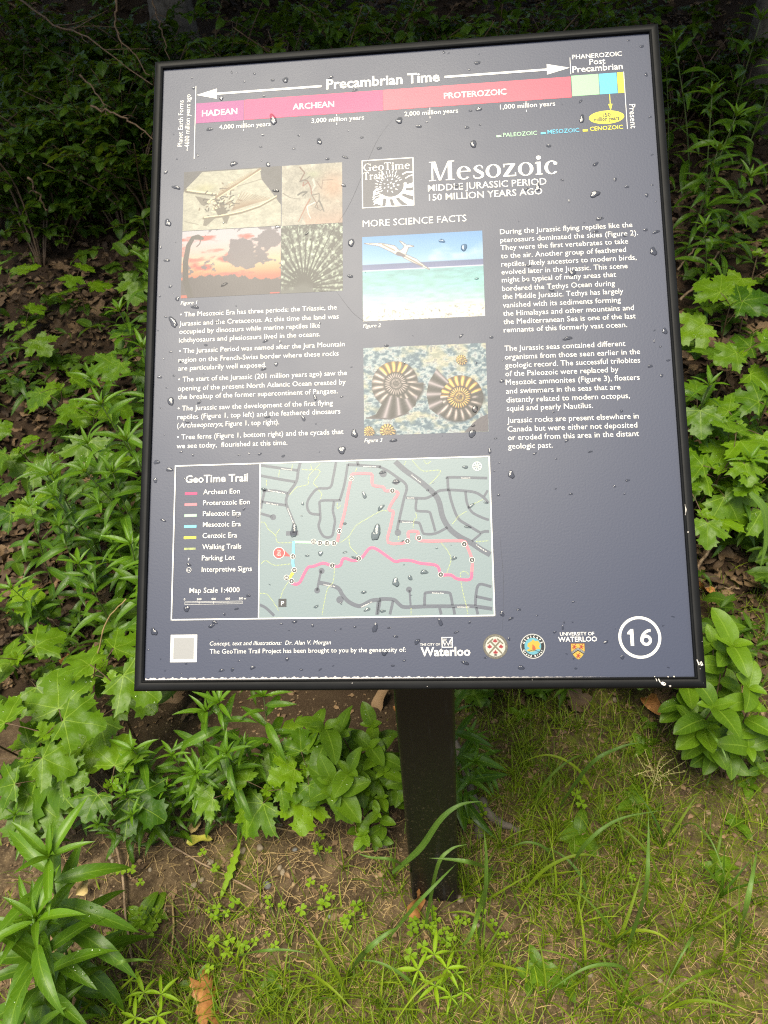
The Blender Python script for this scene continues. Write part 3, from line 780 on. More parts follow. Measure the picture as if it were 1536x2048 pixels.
class Paint:
    def __init__(self, w, h, step):
        self.nx, self.ny = max(2, int(w / step)), max(2, int(h / step))
        self.X, self.Y = np.meshgrid(np.linspace(0, 1, self.nx), np.linspace(0, 1, self.ny))
        self.asp = h / w
        self.C = np.zeros((self.ny, self.nx, 3))

    def fill(self, c, m=None):
        c = np.asarray(c, float)
        if m is None:
            self.C[:] = c
        else:
            m = np.clip(m, 0, 1)[..., None]
            self.C = self.C * (1 - m) + c * m

    def grad(self, stops):
        t = [s[0] for s in stops]
        for i in range(3):
            self.C[..., i] = np.interp(self.Y, t, [s[1][i] for s in stops])

    def dist(self, pts):
        d = np.full(self.X.shape, 9.0); tt = np.zeros(self.X.shape)
        n_ = len(pts) - 1
        for i, ((x0, y0), (x1, y1)) in enumerate(zip(pts[:-1], pts[1:])):
            ax, ay = x1 - x0, (y1 - y0) * self.asp
            px, py = self.X - x0, (self.Y - y0) * self.asp
            t = np.clip((px * ax + py * ay) / (ax * ax + ay * ay + 1e-12), 0, 1)
            q_ = np.hypot(px - t * ax, py - t * ay)
            b = q_ < d
            d = np.where(b, q_, d); tt = np.where(b, (i + t) / n_, tt)
        return d, tt

    def stroke(self, pts, w0, c, w1=None, alpha=1.0, soft=0.004):
        d, t = self.dist(pts)
        w = w0 if w1 is None else w0 + (w1 - w0) * t
        self.fill(c, alpha * np.clip((w - d) / soft + 0.5, 0, 1))

    def poly(self, pts, c, alpha=1.0):
        ins = np.zeros(self.X.shape, bool)
        for (x0, y0), (x1, y1) in zip(pts, pts[1:] + pts[:1]):
            cr = ((y0 > self.Y) != (y1 > self.Y)) & (self.X < (x1 - x0) * (self.Y - y0) / (y1 - y0 + 1e-12) + x0)
            ins ^= cr
        self.fill(c, alpha * ins)

    def mult(self, f):
        self.C *= f[..., None]

    def build(self, name, parent, u0, v0, u1, v1, h, dim=0.42):
        V = np.stack([(u0 + (u1 - u0) * self.X).ravel() / 1000, -(v0 + (v1 - v0) * self.Y).ravel() / 1000, np.full(self.X.size, h / 1000)], 1)
        i_ = np.arange(self.nx * self.ny).reshape(self.ny, self.nx)
        Q_ = np.stack([i_[1:, :-1].ravel(), i_[1:, 1:].ravel(), i_[:-1, 1:].ravel(), i_[:-1, :-1].ravel()], 1)
        col = np.ones((self.X.size, 4)); col[:, :3] = lin(np.clip(self.C, 0, 1)).reshape(-1, 3) * dim
        return mesh_obj(name, V, Q_, M_PHOTO, parent, {'col': ('FLOAT_COLOR', col)}, False)


# ------------------------------------------------------------------ the sign: body
sign = empty('information_sign')
tag(sign, 'dark slanted trail sign headed Mesozoic, black framed on a square black post', 'sign')

panel = mesh_obj('panel', [(0, 0, 0), (PW, 0, 0), (PW, -PH_, 0), (0, -PH_, 0), (-.004, .004, -.004), (PW + .004, .004, -.004), (PW + .004, -PH_ - .004, -.004), (-.004, -PH_ - .004, -.004)],
                 [[(0, 3, 2, 1), (4, 5, 6, 7)]], M_PANEL, sign, None, False)
panel.matrix_local = PANEL
# (the panel's edge runs on under the frame lip)
bm = bmesh.new(); bm.from_mesh(panel.data)
for i_ in range(4):
    bm.verts.ensure_lookup_table()
    bm.faces.new([bm.verts[i_], bm.verts[(i_ + 1) % 4], bm.verts[(i_ + 1) % 4 + 4], bm.verts[i_ + 4]])
bmesh.ops.recalc_face_normals(bm, faces=bm.faces); bm.to_mesh(panel.data); bm.free()

L = {s: (s, u0, v, u1) for s, u0, v, u1 in LINES}
ix = [s for s, *_ in LINES]


def block(name, rows, bold=0.0, italic=0.0, col0=None, size=None):
    fl = Flat(0.30)
    rows = [L[r] if isinstance(r, str) else r for r in rows]
    sz = size or text_size(rows, bold, italic)
    for s, u0, v, u1 in rows:
        put_text(fl, s, u0 if col0 is None else u0, v, u1, sz, bold, italic)
    return fl.build(name, M_WHITE, panel)


BB = 0.0
body = ix[1:16]
block('body_text', [r for r in body if not r.startswith('(Arch')], BB)
fl = Flat(0.30); sz = text_size([L[body[2]]], BB); u0, v, u1 = L['(Archaeopteryx, Figure 1, top right).'][1:]
w_ = u1 - u0
put_text(fl, '(', u0, v, u0 + 2.0, sz, BB); put_text(fl, 'Archaeopteryx,', u0 + 2.6, v, u0 + w_ * .455, sz, BB, 0.25); put_text(fl, 'Figure 1, top right).', u0 + w_ * .478, v, u1, sz, BB)
fl.build('body_text', M_WHITE, panel)
right = ix[16:26] + ix[ix.index('the Himalayas and other mountains and'):ix.index('geologic past.') + 1]
block('body_text', [(L[r][0], 404.4, L[r][2], L[r][3]) for r in right], BB)
for n_, r in (('caption', 'Figure 1'), ('caption', 'Figure 2'), ('caption', 'Figure 3')):
    block(n_, [r], BB, 0.22)
fl = Flat(0.30); put_serif(fl, 'Mesozoic', 324.4, 170.3, 473.6, 24.5); fl.build('title_lettering', M_WHITE, panel)
block('heading', ['MIDDLE JURASSIC PERIOD', '150 MILLION YEARS AGO'], 0.004)
block('heading', ['MORE SCIENCE FACTS'], 0.0)
block('credit_line', ['Concept, text and illustrations:  Dr. Alan V. Morgan'], 0.0, 0.2)
block('credit_line', ['The GeoTime Trail Project has been brought to you by the generosity of:'], 0.0)

# time bar
tl = Flat(0.15); tl.rect(42.4, 48.6, 101.9, 75.4); tb = tl.build('hadean_bar', M_INK['hadean'], panel)
for nm, a, b, c in (('archean_bar', 102.7, 271.6, 'archean'), ('proterozoic_bar', 272.4, 493.2, 'prot'), ('paleozoic_bar', 494.2, 525.4, 'green'), ('mesozoic_bar', 526.0, 546.1, 'blue'), ('cenozoic_bar', 546.8, 553.9, 'yellow')):
    tl = Flat(0.15); tl.rect(a, 48.4 if b < 494 else 47.4, b, 75.2 if b < 494 else 73.9); tl.build(nm, M_INK[c], panel)
tl = Flat(0.30)
tl.poly([(42.2, 37.4), (68, 44.4), (68, 30.6)]); tl.rect(68, 36.2, 197.3, 39.0)
tl.build('time_arrow', M_WHITE, panel); tl = Flat(0.30); tl.poly([(466.4, 30.0), (466.4, 43.8), (493.0, 37.0)]); tl.rect(345.9, 35.8, 466.4, 38.6)
tl.build('time_arrow', M_WHITE, panel)
for q_ in [(41.0, 24.9, 41.8, 122.3), (493.4, 23.7, 494.1, 45.5), (554.1, 47, 554.8, 120.4)] + [(u - .35, a_, u + .35, b_) for u in (101.9, 215.8, 327.4, 440.4) for a_, b_ in ((76.2, 78.6), (87.2, 90.0))]:
    tl = Flat(0.30); tl.rect(*q_); tl.build('time_tick', M_WHITE, panel)
block('heading', ['Precambrian Time'], 0.022)
for r, b in (('HADEAN', .014), ('ARCHEAN', .014), ('PROTEROZOIC', .014), ('PHANEROZOIC', .010), ('Post', .012), ('Precambrian', .012), ('2,000 million years', .006), ('1,000 million years', .006), ('4,000 million years', .006), ('3,000 million years', .006)):
    fl = Flat(0.32); s, u0, v, u1 = L[r]; put_text(fl, s, u0, v, u1, None, b); fl.build('time_label', M_WHITE, panel)
fl = Flat(0.32); put_text(fl, 'Planet Earth Forms', 26.2, 104.8, 26.2 + 61.7, 8.6, .002, 0, 90); put_text(fl, '~4600 million years ago', 34.8, 111.0, 34.8 + 75.2, 8.6, .002, 0, 90)
fl.build('time_label', M_WHITE, panel); fl = Flat(0.32); put_text(fl, 'Present', 558.2, 89.3, 558.2 + 30.6, 10, .004, 0, -90)
fl.build('time_label', M_WHITE, panel)
fl = Flat(0.15); fl.disc(531.8, 103.5, 20, 40, 8.4); fl.rect(536.5, 74.3, 537.3, 88); fl.poly([(534.6, 87), (537, 95.5), (539.4, 87)]); fl.build('time_pointer', M_INK['yellow'], panel)
fl = Flat(0.32)
for r in ('million years', '150'):
    s, u0, v, u1 = L[r]; put_text(fl, s, u0 - (.8 if r == '150' else 0), v, u1 + (.8 if r == '150' else 0), 7.4, .03)
fl.build('pointer_text', M_INK['black'], panel)
for r, c, sq in (('PALEOZOIC', 'paleg', 404.5), ('MESOZOIC', 'blue', 455.7), ('CENOZOIC', 'yellow', 503.9)):
    fl = Flat(0.30); s, u0, v, u1 = L[r]; put_text(fl, s, u0, v, u1, None, .006); fl.rect(sq, 117.3, sq + 5.8, 119.8); fl.build('era_key', M_INK[c], panel)

# map
fl = Flat(0.15); fl.rect(127.4, 501.6, 383.0, 674.0); mp = fl.build('trail_map', M_INK['land'], panel)
fl = Flat(0.24)
pr = lambda f: list(zip(f[0::2], f[1::2]))
for w_, f in ROADS: fl.line(pr(f), w_, 4)
for u, v, r in DISCS: fl.disc(u, v, r)
for i_, q_ in enumerate(fl.V): fl.V[i_] = (min(max(q_[0], .1276), .3828), min(max(q_[1], -.6738), -.5018), q_[2])
fl.build('map_road', M_INK['road'], panel)
for f in TRAILS:
    fl = Flat(0.30)
    P_ = np.array(pr(f)); sl = np.r_[0, np.cumsum(np.hypot(*np.diff(P_, axis=0).T))]
    Ps = smooth_path(np.c_[P_, 0 * P_[:, 0]], 60)[:, :2]; sl = np.r_[0, np.cumsum(np.hypot(*np.diff(Ps, axis=0).T))]
    for d_ in np.arange(0.4, sl[-1], 1.55):
        a = [np.interp(d_ - .35, sl, Ps[:, 0]), np.interp(d_ - .35, sl, Ps[:, 1])]; b = [np.interp(d_ + .35, sl, Ps[:, 0]), np.interp(d_ + .35, sl, Ps[:, 1])]
        if 128.2 < a[0] < 382.4 and 502.4 < a[1] < 673.4: fl.line([a, b], .95)
    if fl.V: fl.build('map_trail', M_INK['trail'], panel)
for (nm, f), c in zip(ROUTES, ('prot2', 'arch2', 'paleg', 'blue', 'yellow')):
    fl = Flat(0.36 + 0.02 * len(nm) + (.05 if nm in ('meso', 'ceno') else 0)); fl.line(pr(f), 3.0 if nm != 'pale' else 2.8, 3); fl.build('map_route', M_INK[c] if c != 'blue' else print_mat('route_blue', (0.13, 0.47, 0.60)), panel)
for n_, u, v, r in MARKS:
    fl = Flat(0.54); fl.disc(u, v, 2.75, 20); mk = fl.build('map_marker', M_INK['black'], panel)
fl = Flat(0.62)
for n_, u, v, r in MARKS:
    fl.ring(u, v, 2.6, 3.05, 20); put_text(fl, str(n_), u - (.7 if n_ < 10 else 1.45), v + 1.15, u + (.7 if n_ < 10 else 1.45), 3.3, .02)
for s, (u0, v0, u1, v1) in STREETS:
    ln = math.hypot(u1 - u0, v1 - v0); put_text(fl, s, u0, v0, u0 + ln, 1.75, .02, 0, -math.degrees(math.atan2(v1 - v0, u1 - u0)), .45)
fl.ring(369.8, 511.8, 4.4, 5.1, 30)
for a in range(0, 360, 45):
    fl.line([(369.8 + .6 * math.cos(R(a)), 511.8 + .6 * math.sin(R(a))), (369.8 + 4.5 * math.cos(R(a + 12)), 511.8 + 4.5 * math.sin(R(a + 12)))], [.3, 1.0])
fl.ring(149.0, 602.9, 5.9, 6.5, 30)
for s, v, hw in (('You', 601.3, 1.9), ('Are', 603.6, 1.6), ('Here', 605.9, 2.3)): put_text(fl, s, 149 - hw, v, 149 + hw, 2.5, .015)
put_text(fl, 'P', 151.7, 660.3, 155.2, 6.2, .025)
# legend
fl.line([(27.9, 501.1), (384.0, 501.1)], 1.5); fl.line([(27.9, 674.6), (384.0, 674.6)], 1.5); fl.line([(28.6, 500.4), (28.6, 675.3)], 1.5); fl.line([(383.3, 500.4), (383.3, 675.3)], 1.5); fl.line([(126.8, 501), (126.8, 674.8)], 1.3)
for r in ('GeoTime Trail',): s, u0, v, u1 = L[r]; put_text(fl, s, u0, v, u1, None, .02)
leg = ['Archean Eon', 'Proterozoic Eon', 'Paleozoic Era', 'Mesozoic Era', 'Cenzoic Era', 'Walking Trails', 'Parking Lot', 'Interpretive Signs', 'Map Scale 1:4000']
sz = text_size([L[r] for r in leg], .005)
for r in leg: s, u0, v, u1 = L[r]; put_text(fl, s, u0, v, u1, sz, .005)
for r in ('0', '200', '400', '600', '800 m'): s, u0, v, u1 = L[r]; put_text(fl, s, u0, 653.4, u1, 3.2, .015)
for a in ((43.3, 654.9, 108.6, 655.2), (43.3, 656.1, 108.6, 656.4), (43.3, 657.9, 108.6, 658.2)): fl.rect(*a)
for u in (43.3, 59.6, 75.9, 92.2, 108.3): fl.rect(u, 654.9, u + .3, 658.2)
fl.ring(47.1, 619.8, 2.5, 2.9, 20); put_text(fl, '1a', 45.6, 621.0, 48.6, 3.0, .02); put_text(fl, 'P', 45.9, 609.2, 47.6, 4.0, .02)
fl.build('map_lettering', M_WHITE, panel)
fl = Flat(0.50); fl.disc(149.0, 602.9, 6.0, 30); fl.poly([(153.2, 598.4), (154.0, 606.4), (162.2, 606.9)], .505); fl.build('map_pointer', M_INK['red'], panel)
fl = Flat(0.50); fl.rect(148.8, 653.4, 157.6, 662.2); fl.build('parking_mark', M_INK['black'], panel)
for v, c in ((533.4, 'archean'), (545.9, 'prot2'), (558.4, 'paleg'), (570.9, None), (583.5, 'yellow')):
    fl = Flat(0.15); fl.rect(40.3, v - 1.5, 54.5, v + 1.5); fl.build('legend_swatch', M_INK[c] if c else bpy.data.materials['route_blue'], panel)
fl = Flat(0.15)
for i_ in range(10): fl.rect(40.9 + i_ * 1.35, 594.9, 41.8 + i_ * 1.35, 597.3)
fl.build('legend_swatch', M_INK['trail'], panel)

# bottom row
fl = Flat(0.15); fl.rect(28.2, 691, 58.2, 720.8); fl.build('blank_square', M_WHITE, panel)
fl = Flat(0.25); fl.rect(31.6, 694.4, 54.8, 717.4); fl.build('blank_square', print_mat('grey_ink', (0.24, 0.24, 0.235)), panel)
fl = Flat(0.30)
for r, b in (('UNIVERSITY OF', .006), ('WATERLOO', .014)): s, u0, v, u1 = L[r]; put_text(fl, s, u0, v, u1, None, b)
fl.build('university_lettering', M_WHITE, panel)
fl = Flat(0.30); fl.ring(533.2, 699.4, 19.0, 21.9, 60); 
for P_ in ([[(.02, .70), (.07, .84), (.20, .84), (.20, .68)], [(.07, .84), (.24, 1), (.40, 1), (.20, .80)], [(.20, 0), (.40, 0), (.40, 1), (.20, .9)]],):
    for q_ in P_: fl.poly([(520.0 + x * 17.6, 708.1 - y * 17.4) for x, y in q_])
fl.ring(539.6, 702.4, 2.75, 5.75, 40)
for i_ in range(16):
    q_ = [(544.6 - f * (11.0 if not o_ else 8.0) * math.sin(t), 702.6 - (11.7 if not o_ else 8.9) * math.cos(t)) for t, o_ in ((R(96 * i_ / 16), 0), (R(96 * (i_ + 1) / 16), 0), (R(96 * (i_ + 1) / 16), 1), (R(96 * i_ / 16), 1)) for f in (1,)]
    fl.poly(q_, .302)
fl.build('number_badge', M_WHITE, panel)
fl = Flat(0.30)
for r, b in (('THE CITY OF', .002), ('Waterloo', .024)): s, u0, v, u1 = L[r]; put_text(fl, s, u0, v, u1, None, b)
for a in ((326.2, 696.8, 338.0, 697.7), (326.2, 707.0, 338.0, 707.9), (326.2, 697.7, 327.1, 707.0), (337.1, 697.7, 338.0, 707.0)): fl.rect(*a)
fl.line([(327.6, 700.6), (329.7, 705.6), (331.4, 701.5), (333.2, 705.6), (335.2, 701.2), (337.4, 698.6)], 1.2)
for j in range(4): fl.rect(328, 698.6 + j * .75, 331.8 - j * .3, 698.9 + j * .75); fl.rect(335.4, 702.4 + j * .9, 336.9, 702.7 + j * .9)
fl.build('city_wordmark', M_WHITE, panel)


def maple_mark(p, x, y, s, c):
    p.poly([(x + a * s, y + b * s) for a, b in ((0, -1), (.25, -.45), (.5, -.6), (.45, -.1), (.95, -.3), (.8, .1), (.95, .25), (.4, .6), (.08, .55), (.08, 1), (-.08, 1), (-.08, .55), (-.4, .6), (-.95, .25), (-.8, .1), (-.95, -.3), (-.45, -.1), (-.5, -.6), (-.25, -.45))], c)


def rim_text(s, u, v, r, a0, a1, size, mat, name, inward=False):
    fl = Flat(0.40)
    for i_, ch in enumerate(s):
        if ch == ' ': continue
        a = a0 + (a1 - a0) * i_ / (len(s) - 1); V, F = glyphs(ch, .02); w_ = (V[:, 0].max() - V[:, 0].min()) * size * .9
        rot = a - 90 if not inward else a + 90
        cx, cy = u + r * math.cos(R(a)), v - r * math.sin(R(a))
        put_text(fl, ch, cx - w_ / 2 * math.cos(R(rot)), cy + w_ / 2 * math.sin(R(rot)), cx - w_ / 2 * math.cos(R(rot)) + w_, size, .02, 0, rot)
    fl.build(name, mat, panel)


def round_mask(p): return np.hypot(p.X - .5, p.Y - .5)


def round_pic(p, name, u, v, r):
    o = p.build(name, panel, u - r, v - r, u + r, v + r, 0.25)
    bm = bmesh.new(); bm.from_mesh(o.data)
    bmesh.ops.delete(bm, geom=[f for f in bm.faces if math.hypot(f.calc_center_median().x * 1000 - u, -f.calc_center_median().y * 1000 - v) > r], context='FACES')
    bm.to_mesh(o.data); bm.free()


p = Paint(26, 26, .2); p.fill((.62, .60, .52)); d = round_mask(p); p.fill((.93, .92, .86), d < .40)
p.fill((.45, .42, .36), ((d > .475) | ((d > .40) & (d < .415))).astype(float))
for s_ in (1, -1):
    p.stroke([(.5 - .24 * s_, .76), (.5 + .20 * s_, .28)], .035, (.55, .52, .42)); p.stroke([(.5 + .10 * s_, .20), (.5 + .30 * s_, .38)], .03, (.55, .52, .42))
for x, y in ((.5, .27), (.27, .5), (.73, .5), (.5, .73)): maple_mark(p, x, y, .105, (.72, .12, .16))
p.fill((.3, .28, .25), ((np.hypot((p.X - .5) * .5, p.Y - .84) < .035)).astype(float)); round_pic(p, 'emblem', 383.0, 707.3, 13)
rim_text('CANADIAN GEOLOGICAL FOUNDATION', 383, 707.3, 10.9, 172, 8, 1.7, M_INK['black'], 'emblem_lettering'); rim_text('FONDATION GEOLOGIQUE DU CANADA', 383, 707.3, 12.2, 188, 352, 1.7, M_INK['black'], 'emblem_lettering', True)
p = Paint(26, 26, .2); p.fill((.93, .93, .90)); d = round_mask(p); p.fill((.10, .12, .12), d < .465); p.fill((.45, .78, .85), d < .335)
p.poly([(.30, .38), (.45, .30), (.52, .22), (.60, .30), (.72, .28), (.80, .42), (.74, .52), (.82, .62), (.66, .62), (.55, .70), (.35, .72), (.24, .66), (.38, .58), (.28, .50)], (.90, .78, .25))
p.poly([(.47, .62), (.49, .42), (.58, .50), (.62, .62), (.54, .68)], (.85, .40, .18)); p.stroke([(.32, .72), (.45, .66), (.58, .66), (.78, .74)], .012, (.15, .25, .3)); round_pic(p, 'emblem', 422.3, 707.4, 13)
rim_text('GEOSCAPE', 422.3, 707.4, 9.0, 158, 22, 3.2, M_WHITE, 'emblem_lettering'); rim_text('Grand River', 422.3, 707.4, 11.4, 205, 335, 3.2, M_WHITE, 'emblem_lettering', True)
p = Paint(14.6, 16.6, .18); p.fill((.93, .78, .30))
p.stroke([(.05, .62), (.5, .36), (.95, .62)], .10, (.12, .10, .10)); p.stroke([(.05, .60), (.5, .34), (.95, .60)], .045, (.95, .95, .92)); p.stroke([(.05, .60), (.5, .34), (.95, .60)], .02, (.12, .10, .10))
for x, y in ((.25, .2), (.75, .2), (.5, .76)):
    for q_ in (((-.13, .1), (.0, -.02), (.1, -.14)), ((-.05, .16), (.02, 0), (.14, .02)), ((.0, 0), (-.12, -.1)), ((0, .02), (.1, .14))): p.stroke([(x + a, y + b) for a, b in q_], .028, (.75, .12, .12))
p.fill((.55, .12, .10), ((p.X < .03) | (p.X > .97) | (p.Y < .03)).astype(float)); o = p.build('crest', panel, 461.7, 704.8, 476.3, 721.4, 0.25)
bm = bmesh.new(); bm.from_mesh(o.data)
bmesh.ops.delete(bm, geom=[f for f in bm.faces if abs(f.calc_center_median().x * 1000 - 469) > 7.3 * (1 if -f.calc_center_median().y * 1000 < 711 else math.cos(min(1.57, (-f.calc_center_median().y * 1000 - 711) / 10.6 * 1.57)) ** .8)], context='FACES')
bm.to_mesh(o.data); bm.free()

# trail emblem with a carved ammonite
fl = Flat(0.30); put_serif(fl, 'GeoTime', 247.6, 152.6, 302.5, 9.6); put_serif(fl, 'Trail', 247.4, 163.4, 271.0, 9.2)
for a in ((245.4, 138.3, 306.7, 139.5), (245.4, 198.3, 306.7, 199.4), (245.4, 139.5, 246.5, 198.3), (305.6, 139.5, 306.7, 198.3)): fl.rect(*a)
fl.build('emblem_lettering', M_WHITE, panel)
p = Paint(59, 58.8, .3); dk_, wt = (.245, .247, .282), (.95, .945, .92)
p.fill(dk_); th = np.arctan2((p.Y - .56) , (p.X - .56)); rr = np.hypot((p.X - .56), (p.Y - .56) * 1.05)
p.fill(wt, ((rr > .26) & (th > -.15) & (th < 2.35) & (rr < .60 + .12 * np.cos(th * 1.5)) & (np.hypot(p.X - .75, p.Y - .6) < .62)).astype(float))
p.fill(wt, ((p.X > .55) & (p.Y > .90 - .22 * (p.X - .55))).astype(float))
rib = np.sin(th * 15 + rr * 9 + .6 * vnoise(p.X, p.Y, 9, 2)); p.fill(dk_, ((rib > .05 + (rr - .3) * .9) & (rr > .31) & (rr < .62) & (th > -.2) & (th < 2.2)).astype(float))
for rad, n_, w_, a0, a1 in ((.20, 15, .008, 150, 330), (.13, 10, .010, 0, 360), (.27, 13, .007, 140, 290), (.06, 6, .016, 20, 330)):
    for a in np.linspace(a0, a1, n_):
        c_, s_ = math.cos(R(a)), math.sin(R(a)); p.stroke([(.56 + rad * c_, .56 + rad * s_), (.56 + rad * 1.22 * c_ + .01, .56 + rad * 1.22 * s_)], w_, wt, .004)
for y, x0 in ((.62, .2), (.66, .19), (.70, .19), (.74, .18), (.79, .18), (.84, .19), (.9, .2)): p.stroke([(x0 + .02, y + .05), (x0 + .06, y), (x0 + .16, y - .03)], .009, wt, .004)
p.stroke([(.80, .33), (.88, .29), (.99, .30)], .012, wt); p.stroke([(.86, .42), (.92, .38), (1, .36)], .010, wt)
p.build('emblem', panel, 246.5, 139.5, 305.6, 198.3, 0.16, 0.9)

# photographs
ST = 0.55
p = Paint(119.5, 76.5, ST); p.fill((.27, .27, .30)); slab = [(.01, .31), (.19, .02), (.78, .02), (.80, .21), (.87, .36), (.94, .52), (1, .66), (1, 1), (0, 1), (0, .36)]
p.poly(slab, (.70, .69, .61)); nz = vnoise(p.X, p.Y, 14, 5); nf = vnoise(p.X, p.Y, 50, 6, 3); p.mult(.74 + .32 * nz + .22 * nf)
p.fill((.66, .64, .42), .5 * np.exp(-((p.X - .22) / .12) ** 2 - ((p.Y - .30) / .08) ** 2))
p.poly([(.12, .42), (.30, .50), (.22, .60), (.19, .58)], (.42, .39, .33)); p.stroke([(.03, .32), (.12, .36), (.32, .42)], .022, (.36, .32, .24), .012); p.stroke([(.04, .31), (.14, .345), (.32, .40)], .009, (.92, .88, .72))
rs = np.random.default_rng(4)
for i_ in range(110):
    x, y = rs.normal(.39, .085), rs.normal(.54, .10); a = rs.uniform(0, 6.3); l_ = rs.uniform(.02, .05)
    p.stroke([(x, y), (x + l_ * math.cos(a), y + l_ * math.sin(a))], .006, [(.20, .17, .12), (.92, .88, .72), (.44, .35, .24), (.24, .20, .15)][i_ % 4])
p.stroke([(.34, .46), (.50, .30), (.58, .24), (.78, .03)], .012, (.52, .42, .30)); p.stroke([(.36, .47), (.52, .31), (.79, .05)], .005, (.93, .88, .72))
for i_ in range(14): t = i_ / 13; p.stroke([(.36 + .3 * t, .42 - .26 * t), (.40 + .3 * t, .30 - .24 * t)], .006, (.62, .50, .34), .003, .6)
for i_ in range(12): p.stroke([(.50 + .01 * i_, .70 - .005 * i_), (.60 + .028 * i_, .40 + .012 * i_)], .008, (.56, .44, .32), .004, .6)
p.stroke([(.22, .80), (.42, .78), (.60, .74), (.78, .66), (.95, .52)], .017, (.42, .36, .26), .010); p.stroke([(.22, .785), (.42, .765), (.60, .72), (.78, .64), (.95, .50)], .006, (.94, .90, .74))
p.poly([(.22, .82), (.34, .80), (.24, .94), (.21, .92)], (.40, .37, .31)); p.poly([(.40, .80), (.48, .79), (.45, .92), (.43, .90)], (.40, .37, .31)); p.poly([(.33, .66), (.42, .62), (.46, .74), (.36, .77)], (.34, .30, .24))
for a, b in (((.02, .84), (.16, .90)), ((.55, .30), (.80, .20))): p.stroke([a, b], .003, (.45, .42, .35))
p.build('fossil_photo', panel, 29.2, 138.7, 148.8, 215.2, 0.15)
p = Paint(72.6, 76.5, ST); p.fill((.68, .66, .60)); nz = vnoise(p.X, p.Y, 6, 8, 5); nf = vnoise(p.X, p.Y, 44, 9, 3); p.mult(.60 + .46 * nz + .34 * nf)
p.fill((.76, .52, .38), .55 * np.exp(-((p.X - .85) / .22) ** 2 - ((p.Y - .40) / .22) ** 2)); p.fill((.75, .55, .45), .5 * np.clip((p.Y - .62) * 3, 0, 1) * (p.X > .3 + .15 * nz)); p.fill((.60, .64, .48), .5 * np.exp(-((p.X - .52) / .12) ** 2 - ((p.Y - .17) / .06) ** 2))
for pts, c, w_ in (([(.30, .04), (.38, .14), (.31, .26), (.42, .27), (.48, .38), (.50, .52), (.57, .64), (.60, .74)], (.42, .28, .22), .011), ([(.30, .28), (.42, .24), (.47, .20)], (.36, .33, .30), .012), ([(.36, .30), (.35, .36), (.44, .30), (.49, .42), (.49, .50)], (.55, .32, .26), .010), ([(.50, .52), (.62, .50), (.62, .60), (.55, .72), (.64, .78), (.68, .76)], (.42, .38, .34), .011),
                  ([(.47, .58), (.40, .70), (.34, .82), (.28, .94)], (.62, .40, .30), .012), ([(.55, .64), (.42, .70), (.44, .82), (.48, .90)], (.88, .86, .82), .010), ([(.02, .46), (.14, .54), (.30, .57)], (.45, .42, .38), .008), ([(.58, .30), (.66, .42), (.68, .28), (.85, .28)], (.50, .40, .34), .008), ([(.62, .62), (.66, .70), (.70, .80)], (.30, .28, .26), .013), ([(.27, .50), (.34, .46), (.42, .46), (.35, .52)], (.30, .29, .27), .016)):
    p.stroke(pts, w_, c, w_ * .6)
p.stroke([(.52, .26), (.55, .36), (.51, .44)], .02, (.86, .84, .80), .01, .7); p.build('fossil_photo', panel, 149.4, 138.9, 222.0, 215.6, 0.15)
p = Paint(119.3, 84, ST); p.grad([(0, (.84, .82, .85)), (.16, (.88, .82, .84)), (.34, (.92, .80, .74)), (.50, (.95, .82, .62)), (.62, (.93, .66, .42)), (.72, (.90, .42, .28)), (1, (.60, .25, .22))])
nz = vnoise(p.X * .5, p.Y, 7, 21, 5); p.fill((.86, .34, .30), 1.3 * np.clip((nz - .50) * 5, 0, .8) * (p.Y > .08) * (p.X < .62 + .2 * nz) * (p.Y < .75))
n2_ = vnoise(p.X, p.Y, 5, 33, 5)
def blob(x, y, a, b): return np.exp(-((p.X - x) / a) ** 2 - ((p.Y - y) / b) ** 2)
cl_ = blob(.86, .18, .20, .17) + blob(.58, .42, .12, .16) + blob(.70, .46, .14, .10) + blob(.84, .46, .07, .10) + blob(.52, .28, .05, .12) + blob(.66, .22, .08, .1); p.fill((.42, .38, .43), np.clip((cl_ + (n2_ - .5) * 2.6 + (vnoise(p.X, p.Y, 16, 34, 3) - .5) * 1.2 - .50) * 5, 0, .92))
hill = .74 - .05 * np.sin(p.X * 5) - .05 * vnoise(p.X, p.X * 0, 26, 3) * 1.6 + .02; p.fill((.29, .25, .28), np.clip((p.Y - hill) * 60, 0, 1))
p.fill((.85, .36, .26), ((p.Y > .955) & (p.X < .11)).astype(float)); p.stroke([(.90, .985), (.985, .985)], .006, (.95, .25, .22))
p.stroke([(.10, .99), (.045, .75), (.04, .45), (.065, .22), (.11, .105), (.16, .085), (.205, .12)], .033, (.22, .18, .18), .016); p.stroke([(.13, .10), (.20, .125)], .022, (.22, .18, .18), .012); p.stroke([(.19, .14), (.18, .20), (.15, .24)], .005, (.35, .25, .25))
p.mult(np.full(p.X.shape, .88)); p.build('sunset_photo', panel, 29.2, 215.6, 148.7, 299.6, 0.15)
p = Paint(73, 84, ST); nz = vnoise(p.X, p.Y, 34, 41, 3); rr = np.hypot(p.X - .38, (p.Y - .92) * 1.15); th = np.arctan2(p.Y - .92, p.X - .38)
arc = np.sin(rr * 34 + 3 * vnoise(p.X, p.Y, 5, 2)); lum = np.clip(.24 + .8 * (nz - .49) * 2.6 + .20 * arc + .25 * np.exp(-((p.X - .48) / .22) ** 2 - ((p.Y - .55) / .3) ** 2), .10, 1.0)
p.C = np.stack([.78 * lum + .06, .84 * lum + .07, .72 * lum + .07], 2); 
